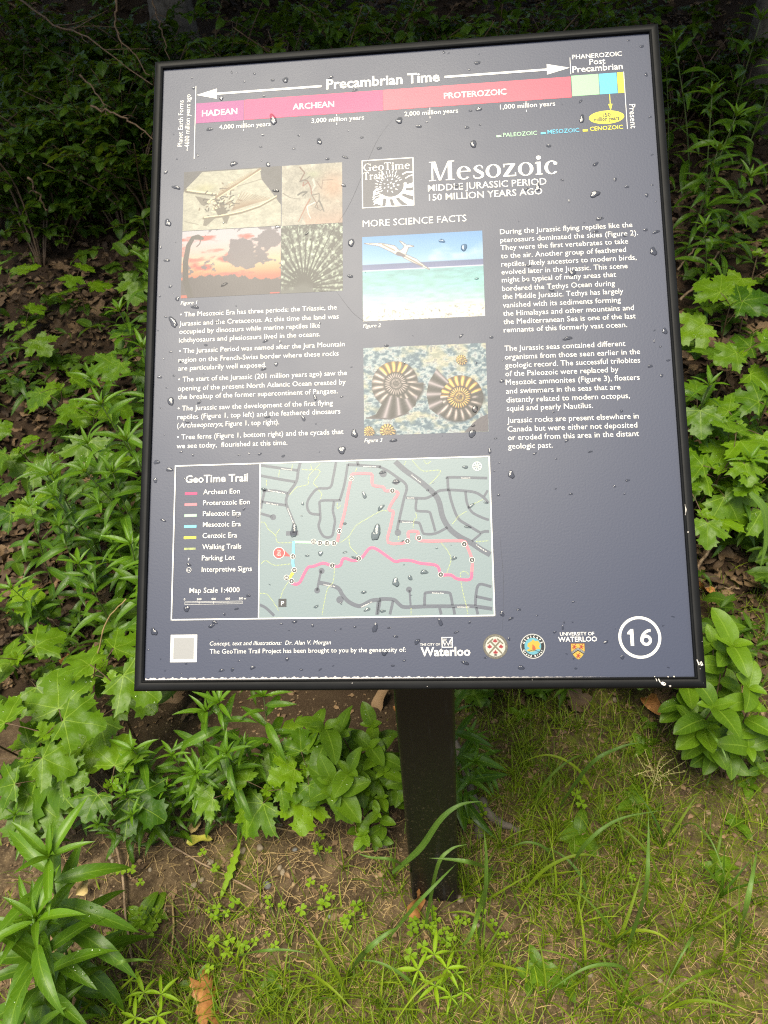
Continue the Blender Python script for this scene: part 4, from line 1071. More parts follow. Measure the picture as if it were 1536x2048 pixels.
for a, w_ in zip(np.r_[-172, -160, -148, -136, -126, -116, -106, -97, -88, -80, -70, -62, -52, -40, -28, -16, -5, 4], [.007] * 18):
    p.stroke([(.38, .92), (.38 + 1.0 * math.cos(R(a)), .92 + .95 * math.sin(R(a)))], .017, (.11, .12, .11), .007); p.stroke([(.38 + .3 * math.cos(R(a + 4)), .92 + .3 * math.sin(R(a + 4))), (.38 + .9 * math.cos(R(a + 4)), .92 + .86 * math.sin(R(a + 4)))], .012, (.80, .84, .76), .020, .45)
p.fill((.30, .31, .30), np.clip((.20 - np.hypot(p.X - .36, (p.Y - 1.0))) * 9, 0, 1)); p.fill((.32, .33, .32), np.clip((p.Y - .86) * 8, 0, 1) * (p.X < .52)); p.build('tree_fern_photo', panel, 149.0, 216.0, 222.0, 300.0, 0.15)
p = Paint(139, 103.3, ST); p.grad([(0, (.36, .62, .86)), (.22, (.50, .72, .90)), (.33, (.62, .79, .92)), (.34, (.36, .42, .60)), (.40, (.42, .46, .66)), (.405, (.95, .97, .97)), (.42, (.50, .74, .76)), (.62, (.58, .84, .82)), (.80, (.72, .90, .86)), (.86, (.90, .92, .86)), (.90, (.95, .94, .88)), (1, (.93, .92, .88))])
nz = vnoise(p.X * .35, p.Y, 34, 51, 3); p.mult(np.where((p.Y > .42) & (p.Y < .85), .84 + .30 * nz, 1.0)); nz = vnoise(p.X, p.Y, 60, 52, 2); p.mult(np.where(p.Y > .86, 1 - .55 * np.clip(nz - .62, 0, 1) * 3, 1.0)); p.fill((.80, .88, .94), .7 * np.clip((vnoise(p.X * .6, p.Y, 6, 53) - .55) * 4, 0, 1) * (p.Y < .32) * (p.Y > .12))
wg, ed = (.92, .91, .87), (.42, .36, .38)
for c_, gw in ((ed, .005), (wg, 0)):
    for pts in ([(.02, .078), (.16, .088), (.27, .125), (.32, .20), (.295, .235), (.22, .175), (.14, .115)], [(.31, .205), (.36, .235), (.45, .30), (.51, .375), (.555, .425), (.47, .365), (.40, .315), (.345, .27)], [(.305, .20), (.34, .165), (.355, .135), (.385, .125), (.43, .142), (.385, .15), (.375, .19), (.355, .245), (.325, .245)], [(.355, .135), (.315, .072), (.335, .085), (.372, .128)]):
        if gw: p.stroke(pts + pts[:1], gw, c_)
        else: p.poly(pts, c_)
p.stroke([(.30, .22), (.35, .25)], .018, (.42, .38, .42), .012); p.stroke([(.17, .10), (.27, .18)], .006, (.62, .56, .52)); p.stroke([(.36, .26), (.50, .38)], .006, (.6, .55, .52)); p.build('sea_photo', panel, 245.1, 235.3, 384.2, 338.6, 0.15)
p = Paint(138.6, 103, ST); nz = vnoise(p.X, p.Y, 34, 61, 4); n2_ = vnoise(p.X, p.Y, 8, 62, 3)
t = np.clip((nz - .36) * 3.0, 0, 1)[..., None]; p.C = np.array((.26, .40, .48)) * (1 - t) + np.array((.88, .91, .88)) * t
p.fill((.86, .80, .62), .6 * np.clip((n2_ - .52) * 5, 0, 1)); p.fill((.30, .33, .40), .55 * np.clip((nz - .62) * 8, 0, 1))


def ammonite(cx, cy, Rr, nrib, gold, flip, tail):
    """a ribbed spiral shell: log-spiral whorls, bright rib crests, dark grooves and suture"""
    X_, Y_ = (p.X - cx) * flip, (p.Y - cy) * p.asp
    r_ = np.hypot(X_, Y_) + 1e-6; t_ = np.arctan2(Y_, X_) % (2 * math.pi)
    out = Rr * (1 - .22 * t_ / (2 * math.pi))
    ph = np.log(r_ / out) / math.log(.47); wl = np.floor(np.maximum(ph, 0)); fr = np.clip(ph - wl, 0, 1)
    ribs = np.cos(t_ * np.where(wl < 1, nrib + 3, nrib * 1.7) + 1.5 * fr + 2.4 * (fr - .5) ** 2)
    crest = np.clip(ribs, -1, 1)
    body = np.clip(np.sin(fr * math.pi), 0, 1) ** .5
    sh = (.34 + .30 * crest * np.clip(1.4 - fr, .2, 1)) * (.35 + .75 * body) + .30 * np.clip(crest, 0, 1) ** 3 * body + .16 * (vnoise(p.X, p.Y, 60, 71, 3) - .5)
    sh = sh * (1 - .92 * np.exp(-((fr - .96) / .075) ** 2)) * np.where(wl > 2, .6, 1) + .12 * np.clip((-X_ * flip - Y_) / Rr, -1, 1)
    gm = np.clip(gold(t_, wl) * (.55 + .9 * vnoise(p.X, p.Y, 12, 72, 3)), 0, 1)[..., None]
    base = np.array((.72, .66, .63)) * (1 - gm) + np.array((1.0, .76, .38)) * gm
    c_ = np.clip(base * np.clip(.10 + 1.35 * sh, .03, 1.3)[..., None], 0, 1)
    p.fill((.10, .12, .17), .8 * np.clip((Rr * (1 - .22 * (np.arctan2(Y_ - .012, X_ - .010) % 6.2832) / 6.2832) * 1.03 - np.hypot(X_ - .010, Y_ - .012)) * 50, 0, 1))
    p.C = np.where((r_ < out)[..., None], c_, p.C)
    if tail is not None:
        m2 = tail(X_, Y_); q_ = np.cos(np.arctan2(Y_ + .03, X_) * nrib * 1.05)
        p.C = np.where(m2[..., None], np.array((.56, .52, .53)) * np.clip(.55 + .40 * q_ + .35 * np.clip(q_, 0, 1) ** 4, .1, 1.7)[..., None], p.C)


def inpoly(pts):
    ins = np.zeros(p.X.shape, bool)
    for (x0, y0), (x1, y1) in zip(pts, pts[1:] + pts[:1]):
        ins ^= ((y0 > p.Y) != (y1 > p.Y)) & (p.X < (x1 - x0) * (p.Y - y0) / (y1 - y0 + 1e-12) + x0)
    return ins


ammonite(.265, .42, .225, 16, lambda t_, wl: 1.0 * ((wl < 1) & (t_ > 3.9) & (t_ < 5.3)), 1, lambda X_, Y_: inpoly([(.02, .80), (.10, .76), (.16, .62), (.20, .56), (.34, .60), (.44, .56), (.42, .68), (.34, .77), (.22, .82)]))
p.stroke([(.02, .80), (.22, .82), (.36, .76)], .006, (.30, .27, .30))
ammonite(.775, .60, .215, 15, lambda t_, wl: 1.0 * ((wl > 0.5) | ((t_ > 3.4) & (t_ < 6.2))), -1, lambda X_, Y_: inpoly([(.51, .56), (.53, .42), (.60, .27), (.64, .34), (.70, .42), (.64, .50), (.62, .60), (.66, .70), (.60, .80), (.53, .72)]))
for x, y, r_ in ((.80, .18, .05), (.19, .95, .07), (.04, .95, .05)): ammonite(x, y, r_, 10, lambda t_, wl: 1.0 * (wl >= 0), 1, None)
p.poly([(.80, 1), (.92, .85), (1, .80), (1, 1)], (.34, .32, .36)); p.fill((.16, .16, .18), np.exp(-((p.X - .945) / .035) ** 2 - ((p.Y - .62) / .05) ** 2) * 1.2); p.build('ammonite_photo', panel, 245.1, 370.4, 383.8, 473.1, 0.15)

# worn pale dirt line along the foot of the panel, and a few scratches
fl = Flat(0.45); us = np.linspace(1.0, 500, 260)
top = [739.6 - 3.0 * (0.55 + 0.45 * math.sin(u * .35) * math.sin(u * .91 + 1)) * (1 if u < 240 else max(.02, 1 - (u - 240) / 262)) for u in us]
for a, b, ta, tb_ in zip(us[:-1], us[1:], top[:-1], top[1:]): fl.poly([(a, 739.6), (b, 739.6), (b, tb_), (a, ta)])
fl.build('dirt_line', plain_mat('pale_grime', (0.42, 0.40, 0.38), (0.62, 0.58, 0.55), 300, 0.9, 0.2), panel)
M_SCR = print_mat('scratch_grey', (0.035, 0.035, 0.04), .6)
for pts in ([(206, 232), (232, 190), (262, 118), (285, 85)], [(190, 262), (214, 232)], [(214, 300), (236, 330), (262, 348)], [(392, 590), (394, 640), (391, 690)], ): fl = Flat(0.5); fl.line(pts, [.05, .16, .12, .05], 6); fl.build('scratch', M_SCR, panel)

# frame: mitred moulding
k = NT('black_powder_coat'); oc = k.n('TexCoord').outputs['Object']
k.set(base=k.mix(k.ramp(k.noise(9, 5, .6, oc), [(.4, 0.0), (.7, 1.0)]), (0.004, 0.0043, 0.0045), (0.009, 0.0095, 0.010)), rough=k.math('ADD', k.math('MULTIPLY', k.noise(14, 3, .6, oc), .2), .44), spec=0.14)
k.bump(k.noise(500, 2, .5, oc), 0.12, 0.0005); M_FRAME = k.m
prof = [(1.0, -6), (0.6, 1.2), (0.9, 3.2), (1.8, 3.9), (2.6, 3.4), (3.0, 2.9), (4.2, 3.6), (7.0, 3.9), (9.8, 3.0), (11.6, 1.2), (12.4, -1.5), (12.5, -6), (12.5, -24), (11.5, -25), (-8, -25), (-8, -6)]
V, Q_ = [], []
cs = [(0, 0, -1, 1), (PW, 0, 1, 1), (PW, -PH_, 1, -1), (0, -PH_, -1, -1)]
for x, y, sx, sy in cs:
    for o_, h in prof: V.append((x + sx * (o_ - .6) / 1000, y + sy * (o_ - .6) / 1000, h / 1000))
m = len(prof)
for c_ in range(4):
    for i_ in range(m): Q_.append((c_ * m + i_, c_ * m + (i_ + 1) % m, ((c_ + 1) % 4) * m + (i_ + 1) % m, ((c_ + 1) % 4) * m + i_))
frame = mesh_obj('frame', V, [Q_], M_FRAME, sign, None, True); frame.matrix_local = PANEL
bm = bmesh.new(); bm.from_mesh(frame.data); bmesh.ops.recalc_face_normals(bm, faces=bm.faces)
for e in bm.edges:
    if len(e.link_faces) == 2 and e.calc_face_angle(0) > .7: e.smooth = False
bm.to_mesh(frame.data); bm.free()
fl = Flat(4.25)
M_CHIP = plain_mat('bare_metal', (0.42, 0.38, 0.33), (0.66, 0.62, 0.56), 400, 0.6, 0.5)
for pts, w_ in (([(588.6, 722.5), (590.4, 728.0)], [.7, 1.4]), ([(590.9, 731.5), (597.4, 749.6)], [.6, .9, .8]), ([(593.2, 746.0), (597.8, 751.2)], [.2, .7, .4]), ([(592.0, 724.6), (593.3, 728.6)], [2.2, 2.6])): fl.line(pts, w_, 0)
for pts in ([(550.4, 745.4), (552.4, 744.6), (554.6, 745.2), (556.0, 746.9), (554.8, 748.8), (553.0, 748.4), (551.0, 747.0)], [(548.2, 741.8), (549.0, 741.4), (550.6, 745.4), (549.6, 745.2)], [(545.6, 741.4), (546.3, 741.3), (547.3, 744.2), (546.6, 744.0)], [(558.8, 748.4), (560.9, 748.2), (561.2, 749.9), (559.4, 750.1)]): fl.poly(pts)
for u, v, r in ((545.5, 739.6, .6), (559.0, 739.8, .8), (565.0, 739.6, .9), (595.4, 704, .5), (588.9, 590, .8), (2, 752, .5), (130, 751.5, .6), (230, 744, .5), (310, 748, .4), (420, 742, .5)): fl.disc(u, v, r, 8, r * .7)
fl.line([(587.6, 560), (588.4, 566), (587.2, 572)], [.3, 1.2, .3], 4)
ch = fl.build('paint_chips', M_CHIP, frame)
# keep the chips lying on the moulding
for v_ in ch.data.vertices:
    u, w2 = v_.co.x * 1000, -v_.co.y * 1000
    o_ = max(u - 586, w2 - 740, -u, -w2) + .6
    v_.co.z = (np.interp(o_, [.6, .9, 1.8, 3.0, 4.2, 7, 9.8, 11.6, 12.4], [1.2, 3.2, 3.9, 2.9, 3.6, 3.9, 3.0, 1.2, -1.5]) + .25) / 1000
back = mesh_obj('back_plate', [(x, y, z) for z in (-.024, -.008) for x, y in ((.004, -.004), (PW - .004, -.004), (PW - .004, -PH_ + .004), (.004, -PH_ + .004))],
                [[(0, 1, 2, 3), (7, 6, 5, 4), (0, 4, 5, 1), (1, 5, 6, 2), (2, 6, 7, 3), (3, 7, 4, 0)]], M_FRAME, sign, None, False); back.matrix_local = PANEL

# post
k = NT('black_post_paint'); oc = k.n('TexCoord').outputs['Object']
sz_ = k.n('SeparateXYZ'); k.l(oc, sz_.inputs[0])
spl = k.math('MULTIPLY', k.ramp(k.noise(170, 4, .7, oc), [(.60, 0.0), (.68, 1.0)]), k.ramp(sz_.outputs[2], [(.02, 0.9), (.50, 0.0)]))
mp_ = k.n('Mapping'); mp_.inputs['Scale'].default_value = (60, 60, 5); k.l(oc, mp_.inputs[0])
scf = k.ramp(k.noise(1.0, 4, .7, mp_.outputs[0]), [(.58, 0.0), (.74, 1.0)])
k.set(base=k.mix(spl, k.mix(scf, (0.0055, 0.0054, 0.0052), (0.018, 0.017, 0.015)), (0.13, 0.10, 0.06)), rough=k.math('ADD', .36, k.math('MULTIPLY', scf, .3)), spec=0.45); k.bump(k.noise(260, 3, .6, oc), .25, .001)
hw, rc = 0.045, 0.007
ring_ = [(sx * (hw - rc) + rc * math.cos(a), sy * (hw - rc) + rc * math.sin(a)) for (sx, sy, a0) in ((1, 1, 0), (-1, 1, 90), (-1, -1, 180), (1, -1, 270)) for a in [R(a0 + t * 22.5) for t in range(5)]]
PY = 0.0
V, n_ = [], len(ring_)
for zz in (-.25, .0, .3, .6):
    V += [(x, y + PY, zz) for x, y in ring_]
# top follows the slant of the panel's back
V += [(x, y + PY, 1.40132 + (y + PY - .27992) * (0.71819 / 0.69584) - .036) for x, y in ring_]
Q_ = [(r_ * n_ + i_, r_ * n_ + (i_ + 1) % n_, (r_ + 1) * n_ + (i_ + 1) % n_, (r_ + 1) * n_ + i_) for r_ in range(4) for i_ in range(n_)]
post = mesh_obj('post', V, [Q_], k.m, sign)
post.location = (0, 0, float(ground(0, 0)))
post.location.z = 0
bkt = mesh_obj('bracket', [(x, y, z) for z in (-.034, -.0245) for x, y in ((PW / 2 - .09, -.30), (PW / 2 + .09, -.30), (PW / 2 + .09, -.55), (PW / 2 - .09, -.55))],
               [[(0, 1, 2, 3), (7, 6, 5, 4), (0, 4, 5, 1), (1, 5, 6, 2), (2, 6, 7, 3), (3, 7, 4, 0)]], M_FRAME, sign, None, False); bkt.matrix_local = PANEL

# ------------------------------------------------------------------ plants: leaf shapes
def bend(V, a0, a1, L_):
    """curve a flat leaf (x across, y along 0..L) so its pitch runs from a0 to a1 (degrees, negative = droop)"""
    V = V.copy(); n_ = 24; t = np.linspace(0, 1, n_ + 1); ang = np.radians(a0 + (a1 - a0) * t)
    ys = np.r_[0, np.cumsum(np.cos((ang[1:] + ang[:-1]) / 2)) / n_] * L_; zs = np.r_[0, np.cumsum(np.sin((ang[1:] + ang[:-1]) / 2)) / n_] * L_
    tt = np.clip(V[:, 1] / L_, -.2, 1.02); a_ = np.interp(tt, t, ang)
    y0, z0 = np.interp(tt, t, ys), np.interp(tt, t, zs)
    y0 = np.where(tt < 0, tt * L_, y0)
    out = V.copy(); out[:, 1] = y0 - V[:, 2] * np.sin(a_); out[:, 2] = z0 + V[:, 2] * np.cos(a_)
    return out


def strap(Lh, Wd, prof, n_=8, fold=0.25, a0=10, a1=-35, wave=0.0, twist=0.0, seed=0):
    r_ = np.random.default_rng(seed); t = np.linspace(0, 1, n_ + 1); V, uv = [], []
    ph = r_.uniform(0, 6)
    for i_, ti in enumerate(t):
        w = Wd / 2 * prof(ti)
        for s_ in (-1, -.55, 0, .55, 1):
            z = fold * w * (abs(s_) ** 1.3) + wave * w * math.sin(ti * 9 + ph + s_ * 1.5) * abs(s_)
            x = s_ * w
            if twist:
                c_, q_ = math.cos(twist * ti), math.sin(twist * ti); x, z = x * c_ - z * q_, x * q_ + z * c_
            V.append((x, ti * Lh, z)); uv.append((s_, ti))
    Q_ = [(i_ * 5 + j, i_ * 5 + j + 1, (i_ + 1) * 5 + j + 1, (i_ + 1) * 5 + j) for i_ in range(n_) for j in range(4)]
    return bend(np.array(V), a0, a1, Lh), np.array(Q_), None, np.array(uv)


P_LANCE = lambda t: max(0.02, math.sin(math.pi * min(1, t ** .82)) ** .85 * (1 - .25 * t))
P_OVAL = lambda t: max(0.02, (math.sin(math.pi * t ** .80)) ** .62 * (1 - .12 * t) if t < .97 else .06)
P_BLADE = lambda t: max(0.02, min(1, .55 + 2 * t) * (1 - t ** 2.2))
P_SPOON = lambda t: max(0.03, .18 + .82 * math.sin(math.pi * min(1, max(0, (t - .18) / .80))) ** .7 if t > .18 else .16)

_half = [(0, 0), (.09, -.10), (.22, -.17), (.29, -.11), (.40, -.17), (.45, -.11), (.60, -.12), (.52, -.02), (.53, .05), (.45, .09), (.47, .15), (.60, .16), (.61, .24), (.72, .27), (.70, .34), (.86, .46), (.69, .46), (.66, .54), (.60, .53), (.57, .64), (.46, .54), (.36, .50), (.28, .44), (.28, .54), (.30, .62), (.43, .70), (.31, .76), (.33, .84), (.20, .85), (.11, .96), (0, 1.14)]


def maple_proto(seed, droop):
    r_ = np.random.default_rng(seed)
    hp = [(x * r_.uniform(.94, 1.06), y * r_.uniform(.97, 1.03)) for x, y in _half]
    hp2 = [(-x * r_.uniform(.94, 1.06), y * r_.uniform(.97, 1.03)) for x, y in _half]
    bm = bmesh.new()
    mid = [(0, y) for y in (.25, .5, .8)]
    for side, H in ((1, hp), (-1, hp2)):
        H = [(0, 0)] + H[1:-1] + [(0, 1.14)]
        vs = [bm.verts.new((x, y, 0)) for x, y in H] + [bm.verts.new((0, y, 0)) for _, y in mid[::-1]]
        bm.faces.new(vs if side == 1 else vs[::-1])
    bmesh.ops.remove_doubles(bm, verts=bm.verts, dist=1e-4)
    bmesh.ops.triangulate(bm, faces=bm.faces)
    bmesh.ops.subdivide_edges(bm, edges=[e for e in bm.edges if e.calc_length() > .16], cuts=1)
    bmesh.ops.triangulate(bm, faces=bm.faces)
    bmesh.ops.subdivide_edges(bm, edges=[e for e in bm.edges if e.calc_length() > .16], cuts=1)
    bmesh.ops.triangulate(bm, faces=bm.faces)
    bm.normal_update()
    for f in bm.faces:
        if f.normal.z < 0: f.normal_flip()
    bm.verts.index_update()
    V = np.array([v.co for v in bm.verts]); T_ = np.array([[v.index for v in f.verts] for f in bm.faces]); bm.free()
    uv = V[:, :2].copy()
    r2 = np.hypot(V[:, 0], V[:, 1])
    th = np.arctan2(V[:, 0], V[:, 1])
    V[:, 2] = .10 * np.abs(V[:, 0]) - .16 * V[:, 0] ** 2 + .035 * np.sin(th * 5 + r_.uniform(0, 6)) * r2 + .03 * np.sin(V[:, 0] * 11 + r_.uniform(0, 6)) * np.sin(V[:, 1] * 10 + 1)
    return bend(V, 0, droop, 1.0), None, T_, uv


LANCE = [strap(1, w, P_LANCE, 8, .30, a, b, .12, tw, i_) for i_, (w, a, b, tw) in enumerate([(.21, 12, -40, .2), (.19, 20, -55, -.3), (.23, 5, -25, .1), (.20, 15, -75, .25)])]
LANCE_UP = [strap(1, w, P_LANCE, 6, .45, a, b, .05, 0, i_) for i_, (w, a, b) in enumerate([(.20, 10, -25), (.18, 0, -35)])]
OVAL = [strap(1, w, P_OVAL, 9, .22, a, b, .10, tw, i_ + 9) for i_, (w, a, b, tw) in enumerate([(.58, 8, -30, .1), (.52, 12, -45, -.1), (.62, 0, -25, .15), (.55, 5, -60, 0)])]
MAPLE = [maple_proto(s, d) for s, d in ((1, -18), (2, -35), (3, -8), (4, -50), (5, -25))]
BLADE = [strap(1, w, P_BLADE, 12, .35, a, b, .0, tw, i_) for i_, (w, a, b, tw) in enumerate([(.030, 20, -60, .4), (.026, 10, -100, -.6), (.034, 0, -30, .3), (.024, 15, -80, .9)])]
HEART = None


def heart_proto():
    o_ = [(0, 0), (.22, .20), (.46, .52), (.52, .80), (.40, 1.0), (.20, 1.02), (0, .86)]
    P_ = o_ + [(-x, y) for x, y in o_[-2:0:-1]]
    V = np.array([(0, .55, 0)] + [(x, y, .22 * abs(x)) for x, y in P_]); n_ = len(P_)
    return V, None, np.array([(0, 1 + i_, 1 + (i_ + 1) % n_) for i_ in range(n_)]), np.array([(0, .55)] + [(x * 2, y) for x, y in P_])


HEART = heart_proto()


def put(acc, proto, pos, az, el, roll=0.0, size=1.0, tint=0.5):
    V, Q_, T_, uv = proto
    az, el, roll = R(az), R(el), R(roll)
    y = np.array((math.cos(az) * math.cos(el), math.sin(az) * math.cos(el), math.sin(el)))
    x = np.array((math.sin(az), -math.cos(az), 0.0)); z = np.cross(x, y)
    x2 = x * math.cos(roll) + z * math.sin(roll); z2 = -x * math.sin(roll) + z * math.cos(roll)
    acc.add(np.asarray(pos) + size * (V[:, :1] * x2 + V[:, 1:2] * y + V[:, 2:3] * z2), Q_, T_, uv, tint)
    return y


M_GOLD = leaf_mat('lance_leaf_green', (0.026, 0.082, 0.007), (0.105, 0.235, 0.010), .38, 'pinnate', .30, .35, .35, .4, 1.0)
M_MAPLE = leaf_mat('maple_leaf_green', (0.034, 0.105, 0.005), (0.150, 0.290, 0.008), .42, 'palmate', .35, .30, .60, .8, .7)
M_OVAL = leaf_mat('oval_leaf_green', (0.050, 0.125, 0.008), (0.140, 0.275, 0.012), .44, 'pinnate', .34, .30, .45, .7, .7)
M_SHRUB = leaf_mat('shrub_leaf_green', (0.022, 0.062, 0.007), (0.070, 0.150, 0.010), .48, 'pinnate', .35, .28, .25)
M_SORREL = leaf_mat('sorrel_leaf_green', (0.12, 0.26, 0.010), (0.25, 0.42, 0.014), .55, 'pinnate', .40, .3, .25)
M_GRASS = leaf_mat('grass_green', (0.032, 0.098, 0.005), (0.275, 0.375, 0.022), .48, 'blade', .35, .28, .25)
M_BLUEGRASS = leaf_mat('broad_grass_green', (0.070, 0.165, 0.030), (0.14, 0.26, 0.050), .42, 'blade', .35, .4, .30)
M_STEM = plain_mat('green_stem', (0.05, 0.085, 0.018), (0.12, 0.15, 0.04), 60, .5, .4, .2)
M_REDSTEM = plain_mat('brown_stem', (0.055, 0.032, 0.018), (0.13, 0.085, 0.045), 60, .6, .4, .3)
M_BARK = plain_mat('grey_bark', (0.055, 0.045, 0.034), (0.17, 0.145, 0.115), 22, .85, .3, .9)
M_TWIG = plain_mat('dry_twig', (0.12, 0.075, 0.042), (0.30, 0.22, 0.14), 70, .8, .3, .5)
M_STRAW = plain_mat('dry_straw', (0.14, 0.088, 0.035), (0.40, 0.29, 0.13), 30, .75, .3, .2, .8)
M_LITTER = plain_mat('dead_leaf_brown', (0.018, 0.010, 0.005), (0.26, 0.165, 0.085), 24, .75, .35, .5, .75)
M_ORANGE = plain_mat('dead_leaf_orange', (0.20, 0.075, 0.018), (0.42, 0.20, 0.06), 60, .6, .4, .5)
M_YELLOW = plain_mat('yellowing_leaf', (0.30, 0.30, 0.035), (0.42, 0.38, 0.08), 40, .5, .4, .3)
M_PALE = plain_mat('pale_dry_leaf', (0.42, 0.30, 0.11), (0.60, 0.48, 0.24), 50, .7, .3, .4)
M_STONE = plain_mat('pebble_stone', (0.09, 0.070, 0.045), (0.30, 0.24, 0.16), 50, .65, .4, .4)
M_GREYSTONE = plain_mat('grey_stone', (0.07, 0.072, 0.068), (0.19, 0.185, 0.17), 60, .6, .4, .4)
M_SEED = plain_mat('pale_seed', (0.28, 0.26, 0.09), (0.48, 0.43, 0.18), 80, .7, .3, .3)
M_MOSSG = leaf_mat('moss_green', (0.045, 0.085, 0.004), (0.25, 0.29, 0.012), .75, None, .3, .2)


# ------------------------------------------------------------------ plants: whole plants, base at the origin
def goldenrod(seed, H=0.45, n_leaf=20, leaf=0.14, lean=0.06):
    r_ = np.random.default_rng(seed); root = empty('goldenrod')
    la = r_.uniform(0, 6.28); path = smooth_path([(0, 0, -.02), (lean * .35 * math.cos(la), lean * .35 * math.sin(la), H * .5), (lean * math.cos(la), lean * math.sin(la), H)], 12)
    V, Q_, T_ = tube(path, np.linspace(.0030, .0014, 12), 6); s = Acc(); s.add(V, Q_, T_); s.build('stem', M_STEM, root)
    a = Acc(); az = r_.uniform(0, 360)
    for i_ in range(n_leaf):
        t = .12 + .86 * (i_ / n_leaf) ** .9; p_ = path[min(11, int(t * 11))] * (1 - (t * 11) % 1) + path[min(11, int(t * 11) + 1)] * ((t * 11) % 1)
        az += 137.5 + r_.normal(0, 14); ln = leaf * (1.0 - .10 * abs(t - .45) * 4) * r_.uniform(.8, 1.15)
        if t > .80: ln *= (1 - (t - .80) * 2.0)
        el = -14 + 46 * t + r_.normal(0, 11)
        put(a, LANCE[r_.integers(4)], p_, az, el, r_.normal(0, 14), ln, .25 + .35 * t + r_.normal(0, .10))
    for i_ in range(9):
        az += 137.5; put(a, LANCE_UP[i_ % 2], path[-1], az, 78 - i_ * 7 + r_.normal(0, 5), 0, leaf * (.20 + .055 * i_), .88 + r_.normal(0, .06))
    a.build('foliage', M_GOLD, root)
    return root


def maple_seedling(seed, H=0.25, pairs=3, leaf=0.085):
    r_ = np.random.default_rng(seed); root = empty('maple_seedling')
    la = r_.uniform(0, 6.28); path = smooth_path([(0, 0, -.02), (.01 * math.cos(la), .01 * math.sin(la), H * .5), (.03 * math.cos(la), .03 * math.sin(la), H)], 8)
    s = Acc(); V, Q_, T_ = tube(path, np.linspace(.0026, .0016, 8), 6); s.add(V, Q_, T_); a = Acc()
    az0 = r_.uniform(0, 360)
    for k_ in range(pairs):
        t = .45 + .55 * (k_ + 1) / pairs; p_ = path[min(7, int(t * 7))]
        for s_ in (0, 180):
            az = az0 + 90 * k_ + s_ + r_.normal(0, 12); pl = leaf * r_.uniform(.55, .95) * (1.25 - .3 * t); el = r_.uniform(18, 48)
            e = p_ + pl * np.array((math.cos(R(az)) * math.cos(R(el)), math.sin(R(az)) * math.cos(R(el)), math.sin(R(el))))
            V, Q_, T_ = tube(smooth_path([p_, (p_ + e) / 2 + (0, 0, .004), e], 5), .0009, 5); s.add(V, Q_, T_)
            put(a, MAPLE[r_.integers(5)], e, az + r_.normal(0, 10), r_.uniform(-22, 6), r_.normal(0, 10), leaf * r_.uniform(.8, 1.15) * (1.1 if k_ < pairs - 1 else .85), .45 + .25 * (k_ / pairs) + r_.normal(0, .24))
    for s_ in (45, 225): put(a, MAPLE[0], path[-1], az0 + s_, 50, 0, leaf * .28, .95)
    s.build('stem', M_REDSTEM, root); a.build('foliage', M_MAPLE, root)
    return root


def oval_plant(seed, H=0.30, leaf=0.062, twigs=3, name='dogwood_sapling', mat=None, n_pair=3):
    r_ = np.random.default_rng(seed); root = empty(name); s, a = Acc(), Acc()
    for k_ in range(twigs):
        az = r_.uniform(0, 360) if k_ else 0; sp = (.28 if k_ else .05) * H
        tip = np.array((sp * math.cos(R(az)), sp * math.sin(R(az)), H * (1 if not k_ else r_.uniform(.55, .95))))
        path = smooth_path([(0, 0, -.02), tip * (.45, .45, .55), tip], 9); V, Q_, T_ = tube(path, np.linspace(.0026, .0012, 9), 6); s.add(V, Q_, T_)
        b0 = r_.uniform(0, 180)
        for j in range(n_pair):
            p_ = path[int(3 + 5 * (j + 1) / n_pair)]
            for s_ in (0, 180):
                put(a, OVAL[r_.integers(4)], p_, b0 + 80 * j + s_ + r_.normal(0, 14), r_.uniform(-8, 30) + (15 if j == n_pair - 1 else 0), r_.normal(0, 14), leaf * r_.uniform(.75, 1.15), .35 + .4 * j / n_pair + r_.normal(0, .13))
        put(a, OVAL[0], path[-1], b0 + 45, 45, 0, leaf * .55, .9); put(a, OVAL[1], path[-1], b0 + 225, 35, 0, leaf * .5, .9)
    s.build('stem', M_REDSTEM, root); a.build('foliage', mat or M_OVAL, root)
    return root


def shrub(seed, H=0.55, nb=9, leaf=0.055, name='understory_shrub', lv=OVAL):
    r_ = np.random.default_rng(seed); root = empty(name); s, a = Acc(), Acc()
    for k_ in range(nb):
        az = r_.uniform(0, 6.28); sp = r_.uniform(.15, .62) * H; h = H * r_.uniform(.5, 1.0)
        tip = np.array((sp * math.cos(az), sp * math.sin(az), h)); path = smooth_path([(0, 0, -.03), tip * (.35, .35, .6) + r_.normal(0, .02, 3), tip], 12)
        V, Q_, T_ = tube(path, np.linspace(.0055, .0013, 12), 5); s.add(V, Q_, T_)
        for j in range(5):
            i0 = r_.integers(3, 11); b_az = r_.uniform(0, 6.28); ln = r_.uniform(.12, .26) * H
            e = path[i0] + ln * np.array((math.cos(b_az), math.sin(b_az), r_.uniform(-.1, .6))); tw = smooth_path([path[i0], (path[i0] + e) / 2 + (0, 0, .01), e], 6)
            V, Q_, T_ = tube(tw, np.linspace(.0018, .0008, 6), 4); s.add(V, Q_, T_); bb = r_.uniform(0, 360)
            for q_ in range(1, 6):
                for s_ in (0, 180):
                    put(a, lv[r_.integers(len(lv))], tw[q_], bb + 75 * q_ + s_ + r_.normal(0, 20), r_.uniform(-25, 30), r_.normal(0, 18), leaf * r_.uniform(.65, 1.2), .45 + r_.normal(0, .2))
    s.build('stem', M_REDSTEM, root); a.build('foliage', M_SHRUB if lv is OVAL else M_MAPLE, root)
    return root


